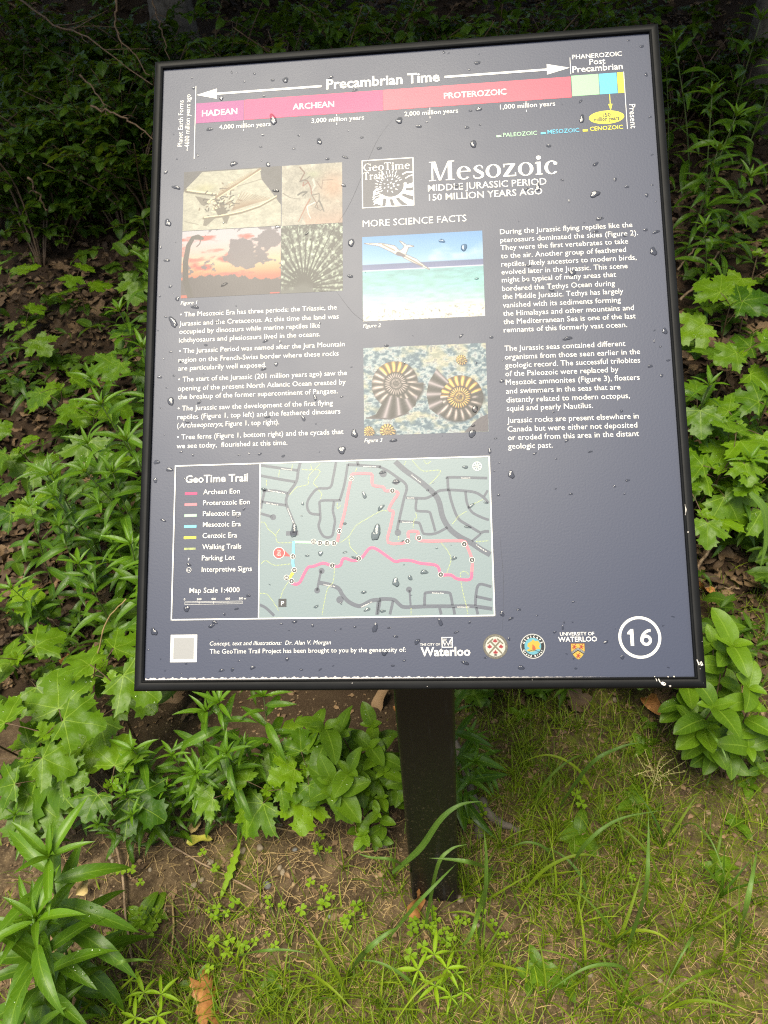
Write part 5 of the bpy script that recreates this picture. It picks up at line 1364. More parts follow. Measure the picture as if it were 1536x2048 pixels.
def sorrel(seed, H=0.038, n_=7, sz=0.0095):
    r_ = np.random.default_rng(seed); root = empty('wood_sorrel'); s, a = Acc(), Acc()
    for k_ in range(n_):
        az = r_.uniform(0, 6.28); d_ = r_.uniform(0, .036); h = H * r_.uniform(.35, 1.0); tip = np.array((d_ * math.cos(az), d_ * math.sin(az), h))
        V, Q_, T_ = tube(smooth_path([(0, 0, -.005), tip * (.4, .4, .65), tip], 6), .0006, 4); s.add(V, Q_, T_)
        b = r_.uniform(0, 120); z_ = sz * r_.uniform(.75, 1.2); tn = .5 + r_.normal(0, .22)
        for q_ in range(3): put(a, HEART, tip, b + 120 * q_, r_.uniform(-14, 8), 0, z_, tn)
    s.build('stem', M_STEM, root); a.build('foliage', M_SORREL, root)
    return root


def grass_clump(seed, L_=0.22, n_=9, name='grass_clump', mat=None, wide=1.0):
    r_ = np.random.default_rng(seed); root = None; a = Acc()
    for k_ in range(n_):
        pr_ = BLADE[r_.integers(4)]; pr_ = (pr_[0] * np.array((wide, 1, 1)), *pr_[1:])
        d_ = r_.uniform(0, .012, 2); put(a, pr_, (d_[0], d_[1], -.004), r_.uniform(0, 360), r_.uniform(48, 88), r_.normal(0, 25), L_ * r_.uniform(.45, 1.1), .45 + r_.normal(0, .22))
    return a.build(name, mat or M_GRASS)


def rosette(seed, leaf=0.06, n_=6, name='broadleaf_weed', proto=None, el=(5, 40), mat=None):
    r_ = np.random.default_rng(seed); a = Acc(); az = r_.uniform(0, 360)
    for k_ in range(n_):
        az += 360 / n_ + r_.normal(0, 20); put(a, (proto or OVAL)[r_.integers(len(proto or OVAL))], (0, 0, .002), az, r_.uniform(*el), r_.normal(0, 10), leaf * r_.uniform(.7, 1.15), .55 + r_.normal(0, .15))
    return a.build(name, mat or M_OVAL)


def compound_weed(seed, H=0.06, leaf=0.035):
    r_ = np.random.default_rng(seed); root = empty('seedling_weed'); s, a = Acc(), Acc()
    V, Q_, T_ = tube([(0, 0, -.01), (.002, .001, H * .5), (.003, 0, H)], .0012, 5); s.add(V, Q_, T_)
    for k_ in range(4):
        az = 90 * k_ + r_.normal(0, 15); e = np.array((.003, 0, H)) + .028 * np.array((math.cos(R(az)), math.sin(R(az)), .25)); V, Q_, T_ = tube([(.003, 0, H), e], .0008, 4); s.add(V, Q_, T_)
        for q_, d_ in ((0, 0), (1, 62), (2, -62), (3, 120), (4, -120)): put(a, LANCE_UP[q_ % 2], e, az + d_, r_.uniform(-10, 20), 0, leaf * r_.uniform(.75, 1.1) * (1.5 if q_ == 0 else 1.1), .9 + r_.normal(0, .1))
    s.build('stem', M_STEM, root); a.build('foliage', M_SORREL, root)
    return root


def curled_leaf(seed, size=0.06, mat=None, name='fallen_leaf', kind='oval'):
    r_ = np.random.default_rng(seed)
    if kind == 'maple': pr_ = maple_proto(seed + 50, r_.uniform(-120, 120))
    else: pr_ = strap(1, r_.uniform(.4, .6), P_OVAL, 9, r_.uniform(.2, .9), r_.uniform(10, 40), r_.uniform(-90, -20), .35, r_.uniform(-.6, .6), seed)
    a = Acc(); put(a, (pr_[0] - (0, .5, 0), *pr_[1:]), (0, 0, .006), 0, 0, 0, size, r_.uniform(.3, .9))
    return a.build(name, mat or M_LITTER)


def pebble(seed, mat=None):
    r_ = np.random.default_rng(seed); bm = bmesh.new(); bmesh.ops.create_icosphere(bm, subdivisions=3, radius=1)
    f = r_.normal(0, 1, (5, 3)) * 1.5; ph = r_.uniform(0, 6, 5)
    for v in bm.verts:
        k_ = 1 + .10 * sum(math.sin(np.dot(f[i_], v.co) + ph[i_]) for i_ in range(5)) / 1.6
        v.co = Vector((v.co.x * k_ * 1.0, v.co.y * k_ * .78, v.co.z * k_ * .55))
    me = bpy.data.meshes.new('pebble'); bm.to_mesh(me); bm.free()
    for p_ in me.polygons: p_.use_smooth = True
    me.materials.append(mat or M_STONE)
    return link(bpy.data.objects.new('pebble', me))


# ------------------------------------------------------------------ labels: say which one by what it stands nearest to
MARKS_ = [("the sign's lower left corner", 265, 1385), ("the sign's lower right corner", 1410, 1380), ("the sign's upper left corner", 312, 132), ("the sign's upper right corner", 1318, 60),
          ("the sign's left edge", 290, 760), ("the sign's right edge", 1365, 760), ('the foot of the black post', 866, 1790), ('the top of the black post', 845, 1395),
          ("the photo's bottom left corner", 0, 2048), ("the photo's bottom right corner", 1536, 2048), ("the photo's top left corner", 0, 0), ("the photo's top right corner", 1536, 0),
          ('the pale dry seed head', 1310, 1540), ("the photo's left edge", 0, 1000), ("the photo's right edge", 1536, 1000), ("the photo's bottom edge", 768, 2048), ("the sign's top edge", 810, 100)]
ORD = ['', 'second ', 'third ', 'fourth ', 'fifth ', 'sixth ', 'seventh ', 'eighth ', 'ninth ', 'tenth ', 'eleventh ', 'twelfth ', 'thirteenth ', 'fourteenth ', 'fifteenth ', 'sixteenth ', 'seventeenth ', 'eighteenth ', 'nineteenth ', 'twentieth ', 'twenty-first ', 'twenty-second ', 'twenty-third ', 'twenty-fourth ', 'twenty-fifth ']
REG = []


def reg(o, desc, cat, group, px, py):
    tag(o, None, cat, group, 'thing'); REG.append((o, desc, px, py))
    return o


def finish_labels(reg_list, marks):
    by = {}
    for o, desc, px, py in reg_list:
        m_ = min(range(len(marks)), key=lambda i_: math.hypot(px - marks[i_][1], py - marks[i_][2]))
        by.setdefault((desc, m_), []).append((math.hypot(px - marks[m_][1], py - marks[m_][2]), o))
    for (desc, m_), lst in by.items():
        lst.sort(key=lambda t: t[0])
        for i_, (_, o) in enumerate(lst):
            o['label'] = '%s, %snearest to %s' % (desc, ORD[min(i_, len(ORD) - 1)], marks[m_][0])


class Stock:
    """variants of a kind: the first use moves the built plant itself, later uses copy it"""
    def __init__(self, makers):
        self.protos = [m_() for m_ in makers]; self.used = [False] * len(makers); self.i = 0

    def get(self, which=None):
        j = (self.i if which is None else which) % len(self.protos); self.i += 1
        if not self.used[j]:
            self.used[j] = True; return self.protos[j]
        return copy_tree(self.protos[j])

    def close(self):
        for p_, u in zip(self.protos, self.used):
            if not u:
                for c_ in list(p_.children): bpy.data.objects.remove(c_)
                bpy.data.objects.remove(p_)


def plant(stock, px, py, h, H0, desc, cat, group, rz=None, which=None, tilt=0.0, scale=None, lean=0.0):
    x, y, z = at(px, py, h)
    o = stock.get(which); s_ = scale or h / H0
    o.location = (x, y, z); o.scale = (s_, s_, s_); o.rotation_mode = 'ZXY'; o.rotation_euler = (lean + rng.normal(0, tilt), rng.normal(0, tilt), rng.uniform(0, 6.28) if rz is None else rz)
    return reg(o, desc, cat, group, px, py)

# ------------------------------------------------------------------ planting
ST_G = Stock([lambda s=s: goldenrod(s, .45, n, lf, ln) for s, n, lf, ln in ((1, 20, .14, .05), (2, 24, .13, .08), (3, 18, .15, .03), (4, 22, .125, .10), (5, 17, .145, .06))])
GD = [(130, 890, .42), (185, 835, .40), (262, 700, .44), (292, 850, .46), (40, 1030, .34), (245, 1060, .38), (280, 1130, .38), (180, 1130, .32), (70, 1120, .30), (285, 980, .44), (200, 1010, .36),
      (425, 1400, .34), (355, 1500, .22), (285, 1440, .28), (500, 1420, .32), (150, 1560, .18), (40, 1590, .20), (240, 1600, .17), (330, 1590, .17), (460, 1470, .28), (210, 1530, .22), (400, 1550, .19), (290, 1560, .2),
      (235, 955, .44), (275, 900, .46), (160, 960, .40), (120, 1050, .34), (300, 1090, .42), (245, 1150, .34), (265, 790, .44), (215, 720, .38), (300, 740, .44), (140, 880, .36),
      (345, 1410, .32), (385, 1460, .26), (300, 1500, .24), (450, 1530, .2), (520, 1480, .24), (260, 1530, .22),
      (1432, 70, .55), (1460, 190, .50), (1420, 230, .46), (1500, 40, .55), (1520, 130, .5), (1400, 300, .42), (1470, 320, .42), (1370, 130, .45), (1395, 730, .38), (1500, 900, .32), (930, 1420, .34), (975, 1440, .22), (1450, 430, .36), (1515, 780, .32), (920, 1500, .22),
      (275, 520, .40), (20, 640, .34), (275, 610, .40)]
for px, py, h in GD: plant(ST_G, px, py, h, .45, 'goldenrod plant with narrow pointed leaves', 'plant', 'goldenrod plants around the sign', tilt=.10, lean=.15)
ST_G.close()
ST_H = Stock([lambda s=s: goldenrod(s, .36, 18, .15, .05) for s in (6, 7)])
for px, py, h in [(-5, 1770, .38), (45, 1850, .30), (-40, 1920, .36), (70, 1980, .22)]: plant(ST_H, px, py, h, .36, 'big goldenrod plant with long pointed leaves', 'plant', 'goldenrod plants around the sign', tilt=.10, lean=.15)
ST_H.close()

ST_M = Stock([lambda s=s: maple_seedling(s, .25, n, lf) for s, n, lf in ((11, 3, .085), (12, 2, .10), (13, 3, .075), (14, 2, .09), (15, 2, .08))])
MD = [(95, 750, .26), (150, 800, .28), (75, 870, .22), (60, 960, .20), (255, 660, .30), (215, 900, .22), (20, 840, .22),
      (45, 1320, .22), (30, 1180, .18), (150, 1400, .26), (95, 1460, .22), (230, 1370, .26), (40, 1420, .22), (190, 1570, .16), (120, 1530, .18), (240, 1310, .22),
      (640, 1460, .20), (600, 1520, .13), (605, 1605, .06), (550, 1545, .10), (470, 1580, .08),
      (1410, 770, .30), (1500, 720, .32), (1485, 860, .28), (1430, 820, .28), (1400, 980, .26), (1475, 950, .24), (1515, 610, .32), (1470, 560, .32), (1440, 660, .32), (1520, 480, .34), (1400, 880, .28), (1450, 900, .26),
      (30, 520, .28), (150, 560, .24), (290, 440, .36), (60, 640, .22)]
for px, py, h in MD: plant(ST_M, px, py, h, .25, 'maple seedling with toothed five-lobed leaves', 'seedling', 'maple seedlings around the sign', tilt=.12, lean=.30, scale=(1.0 if py < 1000 or px > 400 else 1.22) * max(.75, min(1.15, h / .25)))
ST_M.close()

ST_O = Stock([lambda s=s: oval_plant(s, .30, lf, tw) for s, lf, tw in ((21, .062, 3), (22, .070, 2), (23, .055, 4), (24, .066, 3))])
OD = [(1485, 1250, .36), (1455, 1320, .32), (1510, 1370, .30), (1415, 1310, .34), (1530, 1450, .14),
      (700, 1470, .22), (745, 1440, .24), (760, 1520, .16), (665, 1430, .26), (735, 1570, .10), (610, 1400, .32), (780, 1470, .20), (800, 1560, .11), (720, 1410, .28), (775, 1640, .08), (780, 1400, .26)]
for px, py, h in OD: plant(ST_O, px, py, h, .30, 'leafy sapling with broad oval veined leaves', 'sapling', 'oval-leaved saplings by the sign', tilt=.10, lean=.25, scale=max(.5, min(1.25, h / .30)))
ST_O.close()

# shrubs on the bank
ST_S = Stock([lambda s=s: shrub(s, .55, nb, lf) for s, nb, lf in ((31, 9, .050), (32, 11, .044), (33, 8, .058), (34, 10, .052))])
SD = [(40, 30, .5), (110, 60, .5), (190, 40, .55), (260, 70, .5), (30, 110, .5), (130, 140, .48), (220, 150, .48), (60, 190, .45), (160, 220, .45), (20, 260, .42), (110, 270, .42), (250, 230, .45), (300, 180, .5), (280, 300, .42), (20, 340, .38), (190, 100, .5), (90, 100, .5), (200, 290, .38), (290, 100, .55), (60, 300, .4), (10, 180, .45), (160, 20, .55), (250, 20, .55), (90, 0, .55),
      (420, 70, .55), (500, 50, .6), (600, 60, .55), (700, 40, .6), (560, 30, .6), (800, 60, .55), (900, 50, .55), (1000, 40, .6), (1100, 20, .6), (1200, 10, .55), (660, 20, .6), (760, 5, .6), (870, 5, .6), (1150, 0, .6), (480, 10, .6), (350, 10, .55), (20, -40, .6), (150, -40, .6), (290, -30, .6), (420, -40, .6), (540, -40, .6), (660, -50, .6), (780, -50, .6), (900, -50, .6), (1020, -50, .6), (1140, -50, .6), (1280, -20, .55), (1400, -40, .55), (1500, -20, .6)]
for px, py, h in SD: plant(ST_S, px, py, h, .55, 'dim woodland shrub with small oval leaves', 'shrub', 'woodland shrubs on the bank', tilt=.08, scale=float(rng.uniform(.85, 1.15)))
ST_S.close()
# broader leaves showing over the sign's top edge and at upper left
ST_B = Stock([lambda s=s: oval_plant(s, .45, lf, 4, 'broadleaf_shrub', M_SHRUB, 4) for s, lf in ((41, .085), (42, .10), (43, .078))])
for px, py, h in [(560, 70, .6), (620, 80, .58), (520, 60, .6), (880, 60, .6), (950, 70, .56), (820, 80, .56), (1080, 30, .6), (1200, 10, .65), (130, 220, .42), (160, 260, .38), (45, 330, .36), (145, 195, .42), (100, 300, .36), (295, 470, .34), (300, 640, .34)]:
    plant(ST_B, px, py, h, .45, 'shrub with large soft broad leaves', 'shrub', 'broad-leaved shrubs behind the sign', tilt=.10, scale=float(rng.uniform(.8, 1.05)))
ST_B.close()

# wood sorrel
ST_W = Stock([lambda s=s: sorrel(s, .04, n) for s, n in ((51, 3), (52, 5), (53, 4), (54, 6), (55, 3))])
WD = [(424, 1722), (434, 1831), (465, 1816), (547, 1820), (520, 1874), (469, 1886), (457, 1909), (227, 1894), (238, 1862), (297, 1816), (285, 1843), (266, 1737), (628, 1686), (642, 1708), (634, 1770), (638, 1803), (700, 1822), (719, 1821), (846, 1835), (862, 1862), (820, 1871), (686, 1617), (717, 1609), (660, 1586), (677, 1526), (673, 1555), (965, 1822), (996, 1840), (1277, 1737), (905, 1850), (880, 1880), (1150, 1590), (935, 1625)]
for px, py in WD: plant(ST_W, px, py, .03, .04, 'wood sorrel sprig with clover-like heart leaflets', 'plant', 'wood sorrel on the bare soil', scale=float(rng.uniform(.8, 1.25)))
ST_W.close()

# small weeds
ST_R = Stock([lambda: rosette(61, .05, 5), lambda: rosette(62, .045, 4), lambda: rosette(63, .06, 6)])
for px, py in [(280, 1830), (310, 1815), (410, 1990), (395, 1965), (540, 1960), (1080, 1925), (1130, 1960), (1300, 1440), (1290, 1480), (1500, 1560), (1480, 1640), (1160, 1660), (1060, 1950), (230, 1880), (1445, 1730), (720, 1650), (1040, 1420), (1270, 1600), (1500, 1480), (330, 1960)]:
    plant(ST_R, px, py, .02, 1, 'low weed with a few rounded leaves', 'weed', 'low weeds in the grass', scale=float(rng.uniform(.6, 1.0)))
ST_R.close()
ST_C = Stock([lambda: compound_weed(71), lambda: compound_weed(72, .05, .03)])
for px, py, s_ in [(868, 1940, .9), (905, 1960, .7), (300, 2010, .9), (235, 1975, .7)]:
    plant(ST_C, px, py, .06, .06, 'bright yellow-green weed seedling with split leaves', 'weed', 'bright split-leaved weeds', scale=s_)
ST_C.close()

# tall grass clumps
ST_T = Stock([lambda: grass_clump(81, .20, 8), lambda: grass_clump(82, .24, 10), lambda: grass_clump(83, .17, 7), lambda: grass_clump(84, .26, 7, wide=1.4)])
for px, py, s_ in [(960, 1800, 1.0), (930, 1780, .9), (1020, 1960, .8), (1240, 1900, 1.0), (1250, 1720, 1.1), (1150, 1850, 1.0), (1480, 1880, 1.0), (1430, 1800, 1.0), (640, 1900, .7), (480, 1940, .8), (300, 1990, .9), (1180, 1950, .9), (1060, 1750, 1.0), (1100, 1680, .9), (1200, 1640, .9), (1330, 1700, .9), (760, 2010, .9), (820, 2020, .8), (560, 2020, .8),
                   (200, 2030, .9), (1000, 1700, .8), (1110, 1800, 1.0), (1160, 1740, 1.1), (1300, 1850, .8), (1380, 1860, .9), (1440, 1930, .8), (890, 1990, .8), (960, 1930, .9), (1090, 2010, .9), (700, 1960, .7), (430, 1890, .6), (380, 1930, .7), (790, 1760, .7), (690, 1740, .6), (1500, 2020, .9), (1230, 2010, .9), (1340, 1960, .8), (1290, 1650, .8), (970, 1620, .8), (1020, 1560, .7), (1110, 1560, .7), (520, 1780, .5), (1420, 1690, .7)]:
    plant(ST_T, px, py, .0, 1, 'tuft of thin green grass blades', 'grass tuft', 'grass tufts round the post', scale=s_ * .68)
ST_T.close()


def ribbon(name, P_, w, mat, desc, cat, group, px, py, face=None):
    """one arching blade along a path of points"""
    P_ = smooth_path(P_, 22); T_ = np.gradient(P_, axis=0); T_ /= np.linalg.norm(T_, axis=1)[:, None]
    toc = np.array(CAM_LOC) - P_[11] if face is None else np.asarray(face); toc /= np.linalg.norm(toc)
    V, uv = [], []
    for i_ in range(22):
        t = i_ / 21; ww = w * P_BLADE(t) / 2 if mat is not M_STEM else w / 2; s_ = np.cross(T_[i_], toc + np.array((.3 * math.sin(t * 3), .2, .3))); s_ /= np.linalg.norm(s_); n_ = np.cross(s_, T_[i_])
        for q_ in (-1, 0, 1): V.append(P_[i_] + s_ * ww * q_ + n_ * abs(q_) * ww * .35); uv.append((q_, t))
    V = np.array(V); base = P_[0].copy()
    a = Acc(); a.add(V - base, [(i_ * 3 + j, i_ * 3 + j + 1, i_ * 3 + j + 4, i_ * 3 + j + 3) for i_ in range(21) for j in range(2)], None, uv, float(rng.uniform(.3, .7)))
    o = a.build(name, mat); o.location = base
    return reg(o, desc, cat, group, px, py)


def gpt(px, py, h=0.0): x, y, z = at(px, py, h); return np.array((x, y, z + h))


BL = [('broad grass blade curving up across the foot of the post', .011, [on_plane(785, 1745, -.085) - (0, 0, .002), on_plane(838, 1700, -.10), on_plane(880, 1640, -.10), on_plane(920, 1610, -.09), on_plane(965, 1602, -.08)], 0),
      ('grass blade bending over the bottom of the post', .0075, [gpt(850, 1860), on_plane(872, 1740, -.12), on_plane(900, 1700, -.11), on_plane(935, 1688, -.10)], 0),
      ('long grass blade slanting before the post foot', .007, [gpt(775, 1880), on_plane(832, 1810, -.14), on_plane(880, 1760, -.12), on_plane(912, 1728, -.11)], 0),
      ('flat blue-green grass blade lying across the post foot', .009, [gpt(990, 1745, .02), on_plane(950, 1728, -.11), on_plane(910, 1720, -.12), on_plane(858, 1716, -.12)], 0),
      ('grass blade reaching out left of the post foot', .006, [gpt(835, 1740, .0) + (0, -.02, .01), on_plane(790, 1722, -.10), on_plane(740, 1715, -.10), on_plane(712, 1705, -.09)], 0),
      ('upright broad grass blade just right of the post', .010, [gpt(955, 1880), on_plane(968, 1800, -.15), on_plane(972, 1720, -.14), on_plane(968, 1660, -.12)], 0),
      ('long grass blade arching over the lawn right of the post', .0075, [gpt(1130, 1760), on_plane(1170, 1690, -.05), on_plane(1235, 1640, -.03), on_plane(1325, 1620, .0)], 0),
      ('tall upright grass blade in the middle of the lawn', .008, [gpt(1255, 1900), on_plane(1290, 1780, -.15), on_plane(1296, 1700, -.12), on_plane(1297, 1625, -.08)], 0),
      ('grass blade leaning from the moss towards the seed head', .008, [gpt(1115, 1620), on_plane(1180, 1530, .10), on_plane(1240, 1495, .12), on_plane(1280, 1485, .12)], 0),
      ('drooping pale grass blade near the right-hand weeds', .006, [gpt(1400, 1440, .02), on_plane(1425, 1470, .12), on_plane(1445, 1500, .10), on_plane(1455, 1525, .08)], 0),
      ('stout upright grass blade at the lawn\'s right edge', .010, [gpt(1470, 1900), on_plane(1490, 1820, -.15), on_plane(1505, 1750, -.12), on_plane(1515, 1695, -.10)], 0),
      ('twisted blue-green blade before the post foot', .010, [gpt(705, 1940), on_plane(730, 1905, -.25), on_plane(770, 1870, -.24), on_plane(805, 1850, -.22)], 0),
      ('long blade running down right of the sorrel', .008, [gpt(985, 1730, .05), on_plane(958, 1820, -.16), on_plane(935, 1880, -.20), gpt(890, 1925, .01)], 0),
      ('grass blade curving up the lower left lawn', .007, [gpt(180, 1965), on_plane(230, 1930, -.28), on_plane(270, 1920, -.27), on_plane(310, 1922, -.26)], 0),
      ('grass blade spreading right on the bare soil', .006, [gpt(465, 1915), on_plane(520, 1903, -.22), on_plane(570, 1900, -.22), on_plane(625, 1908, -.22)], 0),
      ('strap-like leaf hanging down the right edge', .016, [on_plane(1500, 985, .5), on_plane(1528, 1020, .48), on_plane(1532, 1080, .46), on_plane(1520, 1140, .44)], 0)]
for n_, (px, py) in enumerate([(1040, 1790), (1110, 1720), (1180, 1800), (1220, 1880), (1330, 1790), (1390, 1880), (1150, 1930), (1000, 1880), (1270, 1960), (1450, 1960), (1060, 1620), (1350, 1660), (1420, 1760), (930, 1960), (700, 2000), (1500, 1800), (1190, 1590), (850, 2000), (1330, 2020), (600, 1960)]):
    q0 = gpt(px, py); az_ = rng.uniform(0, 6.28); l_ = rng.uniform(.10, .20); dv = np.array((math.cos(az_), math.sin(az_) * .8, 0))
    BL.append((None, float(rng.uniform(.005, .008)), [q0 - (0, 0, .004), q0 + dv * l_ * .25 + (0, 0, l_ * .45), q0 + dv * l_ * .6 + (0, 0, l_ * .6), q0 + dv * l_ * 1.0 + (0, 0, l_ * rng.uniform(.25, .5))], (px, py)))
for d_, w_, P_, q_ in BL:
    if d_ is None:
        ribbon('grass_clump', P_, w_, M_BLUEGRASS if rng.random() < .5 else M_GRASS, 'single arching grass blade in the lawn', 'grass blade', 'single long grass blades', *q_); continue
    m_ = P_[len(P_) // 2]
    o = ribbon('grass_clump', P_, w_, M_BLUEGRASS, d_, 'grass blade', 'single long grass blades', 0, 0); REG.pop(); o['label'] = d_

# serrated dandelion leaf and odd leaves
o = ribbon('dandelion_leaf', [gpt(490, 1635, .03), gpt(478, 1690, .025), gpt(460, 1745, .02), gpt(440, 1800, .01)], .026, M_SORREL, '', 'leaf', None, 0, 0, (0, -.3, 1)); REG.pop(); o['label'] = 'long pale-ribbed dandelion leaf lying down the bare soil'
bm = bmesh.new(); bm.from_mesh(o.data); bm.verts.ensure_lookup_table()
for i_ in range(22):
    t = i_ / 21; c_ = bm.verts[i_ * 3 + 1].co.copy(); k_ = (.16 if t < .35 else .35 + .75 * min(1, (t - .35) / .4)) * (1 + .35 * (1 if i_ % 2 else -1) * (t < .8))
    for j in (0, 2): bm.verts[i_ * 3 + j].co = c_ + (bm.verts[i_ * 3 + j].co - c_) * k_ * (1.6 if t > .9 else 1)
bm.to_mesh(o.data); bm.free()


def lay(o, px, py, h, rot, label, cat, group=None):
    x, y, z = at(px, py, h); o.location = (x, y, z + h); o.rotation_euler = rot
    tag(o, label, cat, group); return o


lay(curled_leaf(101, .075, M_ORANGE), 822, 1798, .022, (R(62), R(12), R(70)), 'curled orange dead leaf propped against the foot of the post', 'dead leaf', 'fallen leaves')
lay(curled_leaf(102, .070, M_ORANGE, kind='maple'), 437, 1992, .008, (R(10), R(20), R(30)), 'crumpled orange-brown dead leaf in the grass near the bottom edge', 'dead leaf', 'fallen leaves')
lay(curled_leaf(103, .055, M_YELLOW), 400, 1684, .02, (R(0), R(10), R(20)), 'yellow-green oval leaf lying on dark soil under the goldenrod', 'dead leaf', 'fallen leaves')
lay(curled_leaf(104, .050, M_PALE), 163, 1765, .03, (R(70), R(0), R(75)), 'pale yellow curled dead leaf above the big goldenrod', 'dead leaf', 'fallen leaves')
lay(curled_leaf(105, .045, M_PALE), 390, 1650, .01, (R(20), R(0), R(80)), 'small cream-coloured shed leaf on dark soil', 'dead leaf', 'fallen leaves')
ST_L = Stock([lambda s=s, k_=k_, m_=m_: curled_leaf(s, .085, m_, 'fallen_leaf', k_) for s, k_, m_ in ((111, 'oval', M_LITTER), (112, 'maple', M_LITTER), (113, 'oval', M_LITTER), (114, 'maple', M_LITTER), (115, 'oval', M_ORANGE))])
for px, py in [(130, 1200), (190, 1215), (60, 1260), (100, 1290), (150, 1330), (215, 1290), (330, 1410), (120, 1185), (250, 1180), (40, 1230), (1420, 1150), (1480, 1100), (1440, 1060), (1500, 1180), (1400, 1190), (1520, 1060), (1460, 1220), (1400, 1060), (1340, 1410), (1310, 1420), (1050, 1400), (110, 440), (180, 430), (230, 470), (280, 390), (1350, 360), (1370, 420), (1400, 460), (1500, 700), (1430, 600), (1370, 560), (370, 1420), (760, 1410), (1150, 1410), (800, 1440), (50, 640), (140, 620)]:
    x, y, z = at(px, py, 0.0); o = ST_L.get(); o.location = (x, y, z + .008); o.rotation_euler = (rng.normal(0, .4), rng.normal(0, .4), rng.uniform(0, 6.28)); s_ = rng.uniform(.6, 1.05); o.scale = (s_,) * 3
    reg(o, 'brown curled dead leaf on the ground', 'dead leaf', 'fallen leaves', px, py)
ST_L.close()

# pebbles
ST_P = Stock([lambda s=s, m_=m_: pebble(s, m_) for s, m_ in ((121, M_STONE), (122, M_STONE), (123, M_GREYSTONE), (124, M_STONE))])
for px, py, s_, w_ in [(213, 1740, 12, 2), (387, 1772, 8, 0), (402, 1760, 7, 1), (420, 1725, 9, 0), (486, 1702, 8, 1), (520, 1695, 9, 3), (205, 1795, 8, 3), (565, 1745, 7, 0), (560, 1735, 6, 1), (535, 1770, 10, 2), (435, 1620, 6, 0), (430, 1640, 6, 1), (220, 1715, 5, 0), (225, 1722, 5, 3), (330, 1820, 5, 1), (310, 1858, 6, 0), (395, 1820, 7, 3), (755, 1675, 11, 2), (770, 1690, 9, 1), (740, 1660, 8, 0), (715, 1690, 7, 3), (920, 1797, 9, 1), (1062, 1812, 7, 0), (1153, 1930, 8, 1), (1120, 1395, 9, 3), (1230, 1400, 7, 1), (760, 1410, 8, 0), (1045, 1738, 5, 1), (1180, 1950, 6, 0), (660, 1835, 6, 2), (685, 1840, 6, 1), (955, 1850, 6, 3), (910, 1830, 5, 0), (590, 1700, 6, 2), (1320, 1960, 5, 1), (560, 1650, 7, 1), (300, 1740, 5, 0), (1500, 1455, 7, 3)]:
    x, y, z = at(px, py, 0); o = ST_P.get(w_); s_ /= 1000; o.location = (x, y, z + s_ * .10); o.scale = (s_, s_, s_); o.rotation_euler = (rng.normal(0, .2), rng.normal(0, .2), rng.uniform(0, 6.28))
    reg(o, 'small blue-grey stone on the soil' if w_ == 2 else 'small tan pebble on the soil', 'stone', 'loose stones round the post', px, py)
ST_P.close()


# sticks and stalks
def stick(pts, r0, r1, mat, label, cat='twig', name='twig', wob=.004, group='dead twigs', side=0):
    P_ = smooth_path(np.array(pts), 16); P_[1:-1] += rng.normal(0, wob, (14, 3)) * .5; base = P_[0].copy(); a = Acc()
    V, Q_, T_ = tube(P_ - base, np.linspace(r0, r1, 16) * rng.uniform(.9, 1.1, 16), 7); a.add(V, Q_, T_)
    for k_ in range(side):
        i_ = int(rng.integers(4, 13)); d_ = (P_[i_] - P_[i_ - 1]); d_ /= np.linalg.norm(d_); q_ = rng.normal(0, 1, 3); q_[2] = abs(q_[2]) * .4; e = P_[i_] + (d_ + q_ * .6) * rng.uniform(.03, .09) * (np.linalg.norm(P_[-1] - P_[0]) / .5)
        V, Q_, T_ = tube(smooth_path([P_[i_] - base, (P_[i_] + e) / 2 - base + rng.normal(0, .004, 3), e - base], 6), np.linspace(r1 * .9, r1 * .4, 6), 5); a.add(V, Q_, T_)
    o = a.build(name, mat); o.location = base; tag(o, label, cat, group); return o


stick([gpt(905, 1475, .06), gpt(925, 1530, .035), gpt(948, 1600, .02), gpt(960, 1675, .008)], .0085, .011, M_BARK, 'gnarled grey-brown stick leaning down beside the right of the post', 'stick', 'stick', .003, None)
stick([gpt(958, 1600, .01), gpt(990, 1640, .01), gpt(1040, 1660, .008)], .012, .006, M_BARK, 'short brown root stub beside the leaning stick', 'stick', 'stick', .004, None)
stick([gpt(222, 1655, .012), gpt(243, 1740, .014), gpt(252, 1830, .012), gpt(265, 1930, .006)], .0028, .0022, M_TWIG, 'straight reddish dead stalk across the bare soil', 'stalk', 'dead_stalk', .001)
stick([gpt(300, 1665, .006), gpt(400, 1725, .006), gpt(470, 1760, .006), gpt(532, 1796, .006)], .0022, .0016, M_TWIG, 'thin dry stalk slanting past the dandelion leaf', 'stalk', 'dead_stalk', .001)
stick([gpt(345, 1798, .006), gpt(347, 1850, .008), gpt(343, 1910, .006)], .0022, .0018, M_STRAW, 'short pale upright straw stalk on the soil', 'stalk', 'dead_stalk', .001)
stick([gpt(178, 1408, .02), on_plane(195, 1310, .28), on_plane(215, 1240, .28), on_plane(252, 1198, .28)], .0018, .0012, M_STRAW, 'bent pale stalk arching over the leaf litter left of the sign', 'stalk', 'dead_stalk', .001)
stick([gpt(1385, 1150, .03), gpt(1430, 1085, .05), gpt(1490, 1030, .06), gpt(1545, 985, .08)], .005, .004, M_TWIG, 'pale fallen branch slanting beside the sign\'s right edge', 'branch', 'fallen_branch', .003)
stick([gpt(1400, 1178, .01), gpt(1450, 1175, .01), gpt(1480, 1178, .01)], .003, .002, M_TWIG, 'short fallen twig lying level on dark litter')
stick([gpt(1360, 600, .1), gpt(1400, 560, .12), gpt(1440, 500, .12)], .005, .003, M_TWIG, 'dim thin fallen branch behind the sign\'s right edge', 'branch', 'fallen_branch', .004)
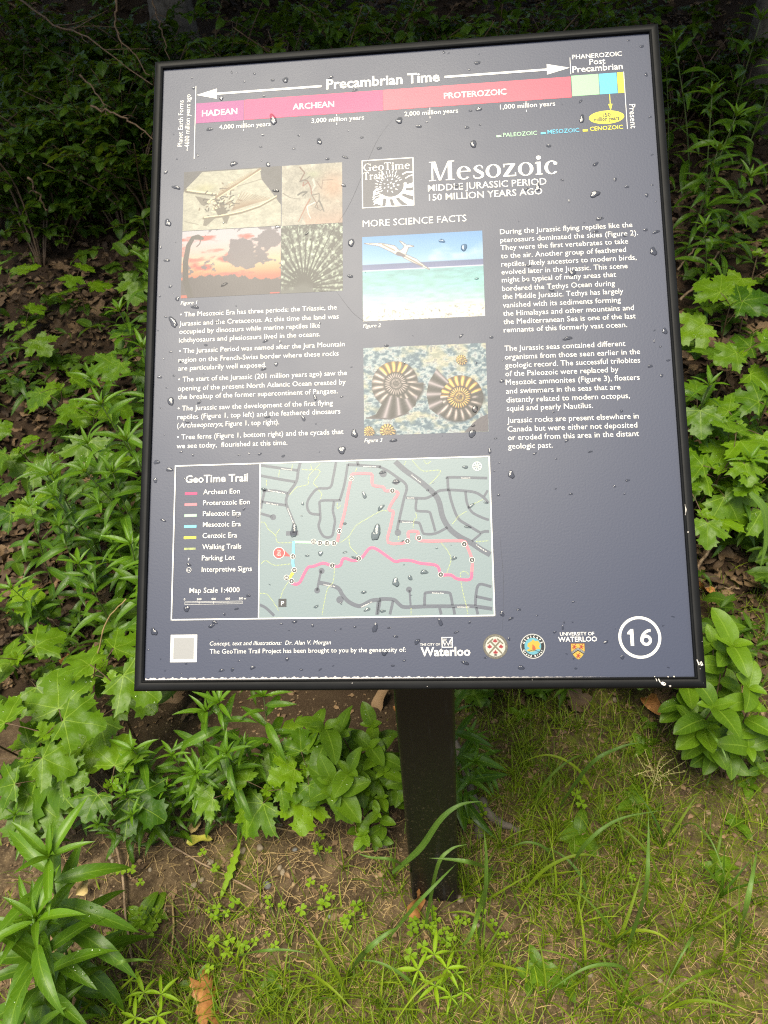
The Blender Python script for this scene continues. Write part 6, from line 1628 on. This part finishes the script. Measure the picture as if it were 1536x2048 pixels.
stick([gpt(1355, 540, .05), gpt(1395, 490, .08), gpt(1420, 460, .1)], .004, .002, M_TWIG, 'dim short fallen branch above the thin one', 'branch', 'fallen_branch', .004)
stick([gpt(10, 1275, .01), gpt(80, 1265, .02), gpt(155, 1260, .01)], .0035, .002, M_TWIG, 'thin fallen twig level with the sign\'s blank square')
stick([gpt(60, 1225, .01), gpt(110, 1245, .03), gpt(145, 1300, .01)], .0025, .0015, M_TWIG, 'thin crooked twig on litter left of the sign')
stick([gpt(280, 1575, .01), gpt(400, 1590, .012), gpt(500, 1605, .01), gpt(560, 1625, .006)], .0035, .002, M_STRAW, 'long pale dry stalk lying under the maple seedlings', 'stalk', 'dead_stalk', .001)
stick([gpt(530, 1650, .006), gpt(600, 1665, .006), gpt(660, 1668, .006)], .0022, .0014, M_STRAW, 'pale straw stalk below the lowest maple seedling', 'stalk', 'dead_stalk', .001)
stick([gpt(720, 1705, .006), gpt(760, 1700, .006), gpt(795, 1695, .006)], .002, .0014, M_STRAW, 'short straw stalk left of the post foot', 'stalk', 'dead_stalk', .001)
stick([gpt(1320, 1400, .01), gpt(1390, 1480, .01), gpt(1450, 1540, .01)], .003, .002, M_TWIG, 'brown twig on bare soil below the sign\'s right corner')
stick([gpt(560, 1930, .003), gpt(600, 1920, .01), gpt(640, 1945, .003)], .002, .0012, M_STRAW, 'bent straw twig at the lower middle soil')
for lab, P_, r_, sd in (('bare dark branch crossing the shrubs at upper left', [on_plane(0, -20, 2.6), on_plane(110, 45, 2.4), on_plane(190, 85, 2.2), on_plane(305, 170, 2.0)], .004, 6),
                        ('thin bare twig rising to the sign\'s upper left', [on_plane(232, 0, 2.2), on_plane(236, 70, 2.2), on_plane(300, 150, 2.1)], .004, 4),
                        ('slim pale twig sloping to the sign\'s left edge', [on_plane(182, 212, 1.8), on_plane(255, 243, 1.7), on_plane(310, 282, 1.6)], .0035, 2),
                        ('forked bare twig left of the tree trunk', [on_plane(300, -10, 2.6), on_plane(320, 50, 2.5), on_plane(340, 120, 2.4)], .004, 3),
                        ('drooping dark twig among the shrubs', [on_plane(160, 150, 2.0), on_plane(195, 190, 1.9), on_plane(215, 230, 1.8)], .003, 3),
                        ('dark twig stem over the litter at left', [on_plane(55, 355, 1.7), on_plane(80, 395, 1.7), on_plane(95, 425, 1.7)], .004, 2)):
    stick(P_, r_, r_ * .4, M_REDSTEM, lab, 'twig', 'bare_twig', .008, 'dead twigs', sd)

# the dry grass seed head
b = gpt(1300, 1600); top = b + (.01, .02, .075); a = Acc(); V, Q_, T_ = tube(smooth_path([b * 0, (top - b) * .6, top - b], 8), .0008, 5); a.add(V, Q_, T_)
sd_ = empty('grass_seed_head', tuple(b)); a.build('stem', M_SEED, sd_); a = Acc()
for k_ in range(13):
    az = 6.28 * k_ / 13 + rng.normal(0, .2); l_ = rng.uniform(.025, .062); e = (top - b) + l_ * np.array((math.cos(az), math.sin(az) * .8, rng.uniform(-.1, .7))); s0 = (b * 0 + (top - b) * rng.uniform(.5, 1.0)); pth = smooth_path([s0, (s0 + e) / 2 + rng.normal(0, .004, 3), e], 8)
    V, Q_, T_ = tube(pth, .0006, 4); a.add(V, Q_, T_)
    for i_ in range(2, 8):
        put(a, LANCE_UP[0], pth[i_], rng.uniform(0, 360), rng.uniform(-20, 70), 0, rng.uniform(.004, .007))
a.build('spikelets', M_SEED, sd_); tag(sd_, 'pale yellow dry grass seed head standing in the moss', 'seed head')


# ------------------------------------------------------------------ uncountable cover
def blades(name, n_, F, lmin, lmax, w, mat, seed, box=(-1.35, 1.5, -.72, .9), lay_=(35, 88), straw=False, nseg=3, tuft=0):
    r_ = np.random.default_rng(seed); pts = []
    x = r_.uniform(box[0], box[1], n_ * 14); y = r_.uniform(box[2], box[3], n_ * 14)
    if tuft:
        c_ = r_.integers(0, len(x) // tuft, len(x)); x, y = x[c_] + r_.normal(0, .007, len(x)), y[c_] + r_.normal(0, .007, len(x))
    clump = .5 + .5 * np.sin(x * 37 + 5 * np.sin(y * 23)) * np.sin(y * 41 + 4 * np.sin(x * 19))
    keep = r_.random(len(x)) < field(F, x, y) * (.3 + .9 * clump); keep &= ~((np.abs(x) < .047) & (np.abs(y) < .047))
    x, y = x[keep][:n_], y[keep][:n_]; m_ = len(x); z = ground(x, y)
    az = r_.uniform(0, 6.28, m_); el = np.radians(r_.uniform(lay_[0], lay_[1], m_)); L_ = r_.uniform(lmin, lmax, m_) * r_.uniform(.6, 1, m_); dr = r_.uniform(.2, 1.5, m_) if not straw else r_.normal(0, .25, m_)
    p_ = np.stack([x, y, z - .002 + (0.003 if straw else 0)], 1); V = np.zeros((m_, (nseg + 1) * 2, 3)); uv = np.zeros((m_, (nseg + 1) * 2, 2))
    sx = np.stack([np.sin(az), -np.cos(az), np.zeros(m_)], 1)
    wv = w * r_.uniform(.6, 1.2, m_)
    for i_ in range(nseg + 1):
        t = i_ / nseg; ww = wv * (1 - t ** 1.6 * .93) if not straw else wv
        V[:, 2 * i_] = p_ - sx * ww[:, None] / 2; V[:, 2 * i_ + 1] = p_ + sx * ww[:, None] / 2; uv[:, 2 * i_, 0] = -1; uv[:, 2 * i_ + 1, 0] = 1; uv[:, 2 * i_:2 * i_ + 2, 1] = t
        e = el - dr * t; az_ = az + (r_.normal(0, .25, m_) if straw else 0); p_ = p_ + (L_ / nseg)[:, None] * np.stack([np.cos(az_) * np.cos(e), np.sin(az_) * np.cos(e), np.sin(e)], 1)
        if straw: p_[:, 2] = np.maximum(p_[:, 2], ground(p_[:, 0], p_[:, 1]) + .002)
    k_ = (nseg + 1) * 2; base = np.arange(m_)[:, None] * k_; Q_ = np.concatenate([base + np.array([[2 * i_, 2 * i_ + 1, 2 * i_ + 3, 2 * i_ + 2]]) for i_ in range(nseg)])
    u = np.zeros((m_ * k_, 3)); u[:, :2] = uv.reshape(-1, 2); tint = np.repeat(np.clip(.5 + r_.normal(0, .25, m_), 0, 1), k_)
    o = mesh_obj(name, V.reshape(-1, 3), Q_, mat, None, {'luv': ('FLOAT_VECTOR', u), 'tint': ('FLOAT', tint)}); return o


o = blades('short_grass', 14500, GRASS, .03, .10, .0027, M_GRASS, 201, tuft=18); tag(o, 'short mixed green grass round the post', 'grass', kind='stuff')
o = blades('moss', 34000, MOSS, .005, .011, .0022, M_MOSSG, 202, lay_=(20, 85), nseg=2); tag(o, 'low yellow-green moss on damp soil', 'moss', kind='stuff')
STRAW_F = [(*at(600, 1740)[:2], .16, .9), (*at(720, 1800)[:2], .12, .9), (*at(400, 1720)[:2], .16, .45), (*at(980, 1700)[:2], .10, .8), (*at(1100, 1850)[:2], .2, .4), (*at(250, 1750)[:2], .15, .35), (*at(800, 1920)[:2], .2, .5), (*at(1300, 1900)[:2], .25, .35), (*at(500, 1950)[:2], .2, .4), (*at(1350, 1480)[:2], .2, .2)]
o = blades('dry_straw', 3000, STRAW_F, .012, .075, .0012, M_STRAW, 203, lay_=(-4, 12), straw=True); tag(o, 'dry tan straw scattered on the soil', 'straw', kind='stuff')
o = blades('yellow_grass', 3600, GRASS, .03, .08, .0015, M_STRAW, 204, lay_=(2, 55), tuft=8); tag(o, 'withered straw-coloured grass mixed in the lawn', 'grass', kind='stuff')

# leaf litter on the bank
r_ = np.random.default_rng(301); a = Acc(); prs = [strap(1, w, P_LANCE if i_ % 2 else P_OVAL, 7, f, a0, a1, .4, tw, i_ + 70) for i_, (w, f, a0, a1, tw) in enumerate([(.5, .25, 15, -30, .4), (.45, -.25, -15, 25, -.5), (.38, .6, 25, -60, .8), (.6, .12, 8, -16, .2)])] + [maple_proto(90 + q_, d_) for q_, d_ in enumerate((-60, 40, -100))]
N_ = 25000; y_ = .50 + 5.3 * r_.random(N_) ** 1.35; x_ = r_.uniform(-1, 1, N_) * (.95 + .74 * y_) + .06; z_ = ground(x_, y_)
for i_ in range(N_):
    pr_ = prs[r_.integers(4) if r_.random() > .12 else 4 + r_.integers(3)]; put(a, (pr_[0] - (0, .5, 0), *pr_[1:]), (x_[i_], y_[i_], z_[i_] + r_.uniform(.003, .025)), r_.uniform(0, 360), r_.normal(0, 12), r_.normal(0, 22), r_.uniform(.026, .068) * (.55 if y_[i_] < .8 else 1), np.clip(r_.beta(.8, 1.3), 0, 1) * (.7 if i_ % 2 else 1))
o = a.build('leaf_litter', M_LITTER); tag(o, 'brown dead leaf litter covering the wooded bank', 'leaf litter', kind='stuff')
# ground cover of little seedlings under the shrubs
a = Acc(); N_ = 4200; y_ = .42 + 5.0 * r_.random(N_) ** 1.5; x_ = r_.uniform(-1, 1, N_) * (1.0 + .75 * y_) + .1
keep = field([(-.75, .9, .4), (-1.1, 1.7, .6), (.35, .62, .22), (.62, .58, .18), (.1, .6, .15), (.95, 1.0, .35), (1.3, 1.9, .5), (-1.5, 2.9, .9), (1.2, 1.0, .5), (1.8, 2.4, .8), (0, 3.2, 1.0), (-.4, 1.2, .5), (.5, 1.3, .5), (-2.6, 4.2, 1.6), (2.5, 4.2, 1.4), (0, 4.8, 1.5)], x_, y_) > r_.random(N_) * .9
for x, y in zip(x_[keep], y_[keep]):
    z = float(ground(x, y)); h = r_.uniform(.03, .16); k_ = r_.integers(3); az = r_.uniform(0, 360)
    for q_ in range(4): put(a, (OVAL, LANCE, MAPLE)[k_][r_.integers(4)], (x, y, z + h), az + 90 * q_ + r_.normal(0, 15), r_.uniform(-15, 25), r_.normal(0, 12), r_.uniform(.03, .075) * (.8 if k_ == 2 else 1), .5 + r_.normal(0, .2))
o = a.build('undergrowth', M_SHRUB); tag(o, 'low green undergrowth of seedlings on the bank', 'undergrowth', kind='stuff')
# bits of dead leaf and stem trodden into the bare soil
a = Acc(); N_ = 2600; x_ = r_.uniform(-.95, 1.1, N_); y_ = r_.uniform(-.72, .5, N_); z_ = ground(x_, y_)
for i_ in range(N_): put(a, (prs[i_ % 4][0] - (0, .5, 0), *prs[i_ % 4][1:]), (x_[i_], y_[i_], z_[i_] + .003), r_.uniform(0, 360), r_.normal(0, 10), r_.normal(0, 25), r_.uniform(.006, .022), np.clip(r_.beta(1.2, 1.2), 0, 1))
o = a.build('leaf_scraps', M_LITTER); tag(o, 'small scraps of dead leaf trodden into bare soil', 'leaf litter', kind='stuff')
# soil crumbs and gravel
a = Acc(); bm = bmesh.new(); bmesh.ops.create_icosphere(bm, subdivisions=1, radius=1); bm.verts.index_update(); ic = np.array([v.co for v in bm.verts]); it = np.array([[v.index for v in f.verts] for f in bm.faces]); bm.free()
N_ = 7500; x_ = r_.uniform(-.9, 1.1, N_); y_ = r_.uniform(-.72, .7, N_); z_ = ground(x_, y_)
for i_ in range(N_):
    s_ = r_.uniform(.001, .0038) * (1.9 if r_.random() < .07 else 1); V = ic * r_.uniform(.6, 1.1, 3) * s_ * r_.uniform(.85, 1.15, (12, 1)); a.add(V + (x_[i_], y_[i_], z_[i_]), None, it, None, float(r_.random()))
o = a.build('gravel', plain_mat('soil_crumbs', (0.050, 0.032, 0.016), (0.32, 0.23, 0.13), 90, .85, .3, .3, .8), None, False); tag(o, 'fine grit and soil crumbs on bare earth', 'gravel', kind='stuff')


# ------------------------------------------------------------------ trees of the wood: trunks at the top of the view, crowns shade the bank
def tree(seed, rad, Ht, name='tree', span=(0, 360), nl=20):
    r_ = np.random.default_rng(seed); root = empty(name); s = Acc(); a = Acc()
    tr_ = smooth_path([(0, 0, -.15), (.03, .02, Ht * .3), (-.05, .04, Ht * .7), (.05, 0, Ht)], 26); V, Q_, T_ = tube(tr_, np.linspace(1.0, .25, 26) * rad * np.r_[1.35, 1.12, np.ones(24)], 16)
    ang = np.arctan2(V[:, 1], V[:, 0]); V[:, :2] += np.c_[np.cos(ang), np.sin(ang)] * (rad * .06 * np.sin(ang * 7 + V[:, 2] * 3) )[:, None]; s.add(V, Q_, T_)
    for k_ in range(nl):
        h = r_.uniform(.32, .98); p_ = tr_[int(h * 25)]; az = R(r_.uniform(*span)); l_ = r_.uniform(1.4, 3.4); e = p_ + np.array((l_ * math.cos(az), l_ * math.sin(az), r_.uniform(.1, 1.2))); br = smooth_path([p_, (p_ + e) / 2 + r_.normal(0, .12, 3), e], 9); V, Q_, T_ = tube(br, np.linspace(rad * .32, .008, 9), 6); s.add(V, Q_, T_)
        for q_ in range(150):
            c_ = br[r_.integers(3, 9)] + r_.normal(0, .45, 3) * (1, 1, .5)
            if c_[2] > 1.9: put(a, OVAL[r_.integers(4)], c_, r_.uniform(0, 360), r_.uniform(-30, 30), r_.normal(0, 25), r_.uniform(.16, .30), .5 + r_.normal(0, .2))
    s.build('trunk', M_BARK, root); a.build('crown', M_SHRUB, root); return root


TR = [((362, 60, 0.0), .105, 7.5, 'mottled grey tree trunk standing behind the sign\'s upper left corner'), ((1535, 120, 0), .12, 8, 'dark tree trunk at the upper right edge of the wood')]
protos = []
for i_, ((px, py, h), rd, Ht, lab) in enumerate(TR):
    x, y, z = at(px, py + 75, 0.0); o = tree(401 + i_, rd, Ht); o.location = (x, y, z); tag(o, lab, 'tree', 'woodland trees'); protos.append(o)
XTREES = [((-3.3, 2.4), 0, 'slender tree in the shrubs far to the left of the sign', 1.0), ((3.5, 2.2), 1, 'tree on the bank out to the right of the sign', 1.0), ((-2.9, 5.0), 0, 'tree high on the bank beyond the left shrubs', 1.1), ((3.2, 5.0), 1, 'tree high on the bank beyond the right shrubs', 1.1), ((.3, 6.9), 0, 'tree deep in the wood behind the sign\'s middle', 1.15), ((-1.6, 7.4), 1, 'tree deep in the wood left of the middle one', 1.2), ((2.0, 7.2), 0, 'tree deep in the wood right of the middle one', 1.15)]
for (x, y), w_, lab, s_ in XTREES:
    o = copy_tree(protos[w_]); o.location = (x, y, float(ground(x, y))); o.scale = (s_,) * 3; o.rotation_euler = (0, 0, x * 2 + y); tag(o, lab, 'tree', 'woodland trees')

edge = tree(411, .10, 7.5, 'tree', (-12, 78), 26)  # unseen tree added to shade the bank; limb span leaves the foreground lit
for o, x, y, rz, lab in ((edge, -2.7, 1.95, -8, 'unseen tree added left of the sign, limbs aimed to shade the bank'), (copy_tree(edge), 2.9, 1.9, R(112), 'unseen tree added right of the sign, limbs aimed to shade the bank')):
    o.location = (x, y, float(ground(x, y))); o.rotation_euler = (0, 0, R(-8) if rz == -8 else rz); tag(o, lab, 'tree', 'woodland trees')

# ------------------------------------------------------------------ raindrops on the panel
k = NT('rain_water')          # a thin clear bead: lets the print through a little dimmed, with a mirror-like skin
tb_ = k.n('BsdfTransparent'); tb_.inputs[0].default_value = (0.70, 0.71, 0.73, 1)
gb_ = k.n('BsdfGlossy'); gb_.inputs['Roughness'].default_value = 0.03; gb_.inputs[0].default_value = (1, 1, 1, 1)
fr_ = k.n('Fresnel'); fr_.inputs[0].default_value = 1.42
mx_ = k.n('MixShader'); k.l(fr_.outputs[0], mx_.inputs[0]); k.l(tb_.outputs[0], mx_.inputs[1]); k.l(gb_.outputs[0], mx_.inputs[2]); k.l(mx_.outputs[0], k.out.inputs[0]); M_RAIN = k.m


def drop_mesh(seed):
    r_ = np.random.default_rng(seed); n_ = 28; a = np.linspace(0, 2 * math.pi, n_, endpoint=False)
    rad = .5 * (1 + .10 * np.sin(2 * a + r_.uniform(0, 6)) + r_.uniform(.05, .16) * np.sin(3 * a + r_.uniform(0, 6)) + r_.uniform(.05, .16) * np.sin(5 * a + r_.uniform(0, 6)) + r_.uniform(.03, .10) * np.sin(9 * a + r_.uniform(0, 6)))
    asp = r_.uniform(.30, .62) if seed % 4 else r_.uniform(.8, 1.5); rad *= np.where((np.cos(a + r_.uniform(0, 6)) > .8) & (seed % 3 == 0), 1.7, 1.0); rad = (rad + np.roll(rad, 1) + np.roll(rad, -1)) / 3; V = [(0, 0, .155)]; T_, Q_ = [], []
    rings = [(.30, .150), (.60, .135), (.83, .100), (.95, .055), (1.0, 0.0)]
    for f, h in rings:
        for i_ in range(n_): V.append((rad[i_] * f * math.cos(a[i_]), rad[i_] * f * asp * math.sin(a[i_]), h * (1 + .15 * math.sin(a[i_] + seed))))
    T_ = [(0, 1 + i_, 1 + (i_ + 1) % n_) for i_ in range(n_)]
    for q_ in range(4):
        for i_ in range(n_): Q_.append((1 + q_ * n_ + i_, 1 + (q_ + 1) * n_ + i_, 1 + (q_ + 1) * n_ + (i_ + 1) % n_, 1 + q_ * n_ + (i_ + 1) % n_))
    return mesh_np('raindrop', np.array(V), [np.array(Q_), np.array(T_)], M_RAIN)


DM = [drop_mesh(i_ + 500) for i_ in range(16)]
SIGN_MARKS = [('the HADEAN bar', 72, 62), ('the ARCHEAN bar', 187, 62), ('the PROTEROZOIC bar', 380, 60), ('the yellow time bubble', 532, 103), ('the word PHANEROZOIC', 525, 24), ('the Planet Earth Forms note', 28, 75), ('the round-headed fossil slab picture', 89, 177), ('the pink fossil picture', 186, 177), ('the sunset picture', 89, 258), ('the tree fern picture', 186, 258), ('the GeoTime Trail emblem', 276, 169), ('the big word Mesozoic', 400, 160), ('the words MORE SCIENCE FACTS', 306, 222), ('the sea picture', 315, 287), ('the ammonite picture', 315, 421), ('the paragraph about pterosaurs', 478, 270), ('the paragraph about the Himalayas', 478, 345), ('the paragraph about trilobites', 478, 415), ('the paragraph about Canada', 478, 480), ('the paragraph on the Mesozoic Era', 120, 338), ('the paragraph on North Atlantic Ocean', 120, 412), ('the paragraph on tree ferns', 120, 475), ('the map legend', 77, 580), ('the You Are Here pointer', 149, 603), ('map marker 10', 230, 520), ('map marker 2', 215, 617), ('map marker 9', 276, 535), ('map marker 5', 364, 620), ('map marker 4', 330, 645), ('the compass rose', 370, 512), ('the blank lower right panel', 480, 590), ('the number 16', 533, 699), ('the university crest', 469, 705), ('the GEOSCAPE emblem', 422, 707), ('the maple leaf emblem', 383, 707), ('the Waterloo wordmark', 330, 711), ('the white square', 43, 706), ('the credit lines', 170, 707), ('the sign\'s lower left corner', 0, 740), ('the middle of the panel\'s right edge', 586, 370), ('the middle of the panel\'s left edge', 0, 370), ('the sign\'s upper right corner', 586, 0), ('the left side of the panel\'s foot', 150, 738)]
DR_REG = []
r_ = np.random.default_rng(77)
DROPS += [(float(r_.uniform(8, 578)), float(740 * r_.beta(1.5, 1.1) * .98 + 4), float(r_.uniform(1.0, 2.0))) for _ in range(56)]
for i_, (u, v, s_) in enumerate(DROPS):
    o = link(bpy.data.objects.new('raindrop', DM[(i_ * 7) % 16])); sc = s_ / 1000 * (1.3 if s_ < 6.5 else 1.1)
    o.matrix_world = PANEL @ Matrix.Translation((u / 1000, -v / 1000, .00068)) @ Matrix.Rotation(rng.normal(0.12, .28), 4, 'Z') @ Matrix.Diagonal((sc, sc, min(sc, .010) * 0.8, 1))
    tag(o, None, 'raindrop', 'raindrops on the sign panel'); big = s_ > 6.2
    DR_REG.append((o, 'large clear raindrop' if big else ('small clear raindrop' if s_ < 3.2 else 'clear raindrop'), u, v))

finish_labels(REG, MARKS_)
finish_labels(DR_REG, SIGN_MARKS)
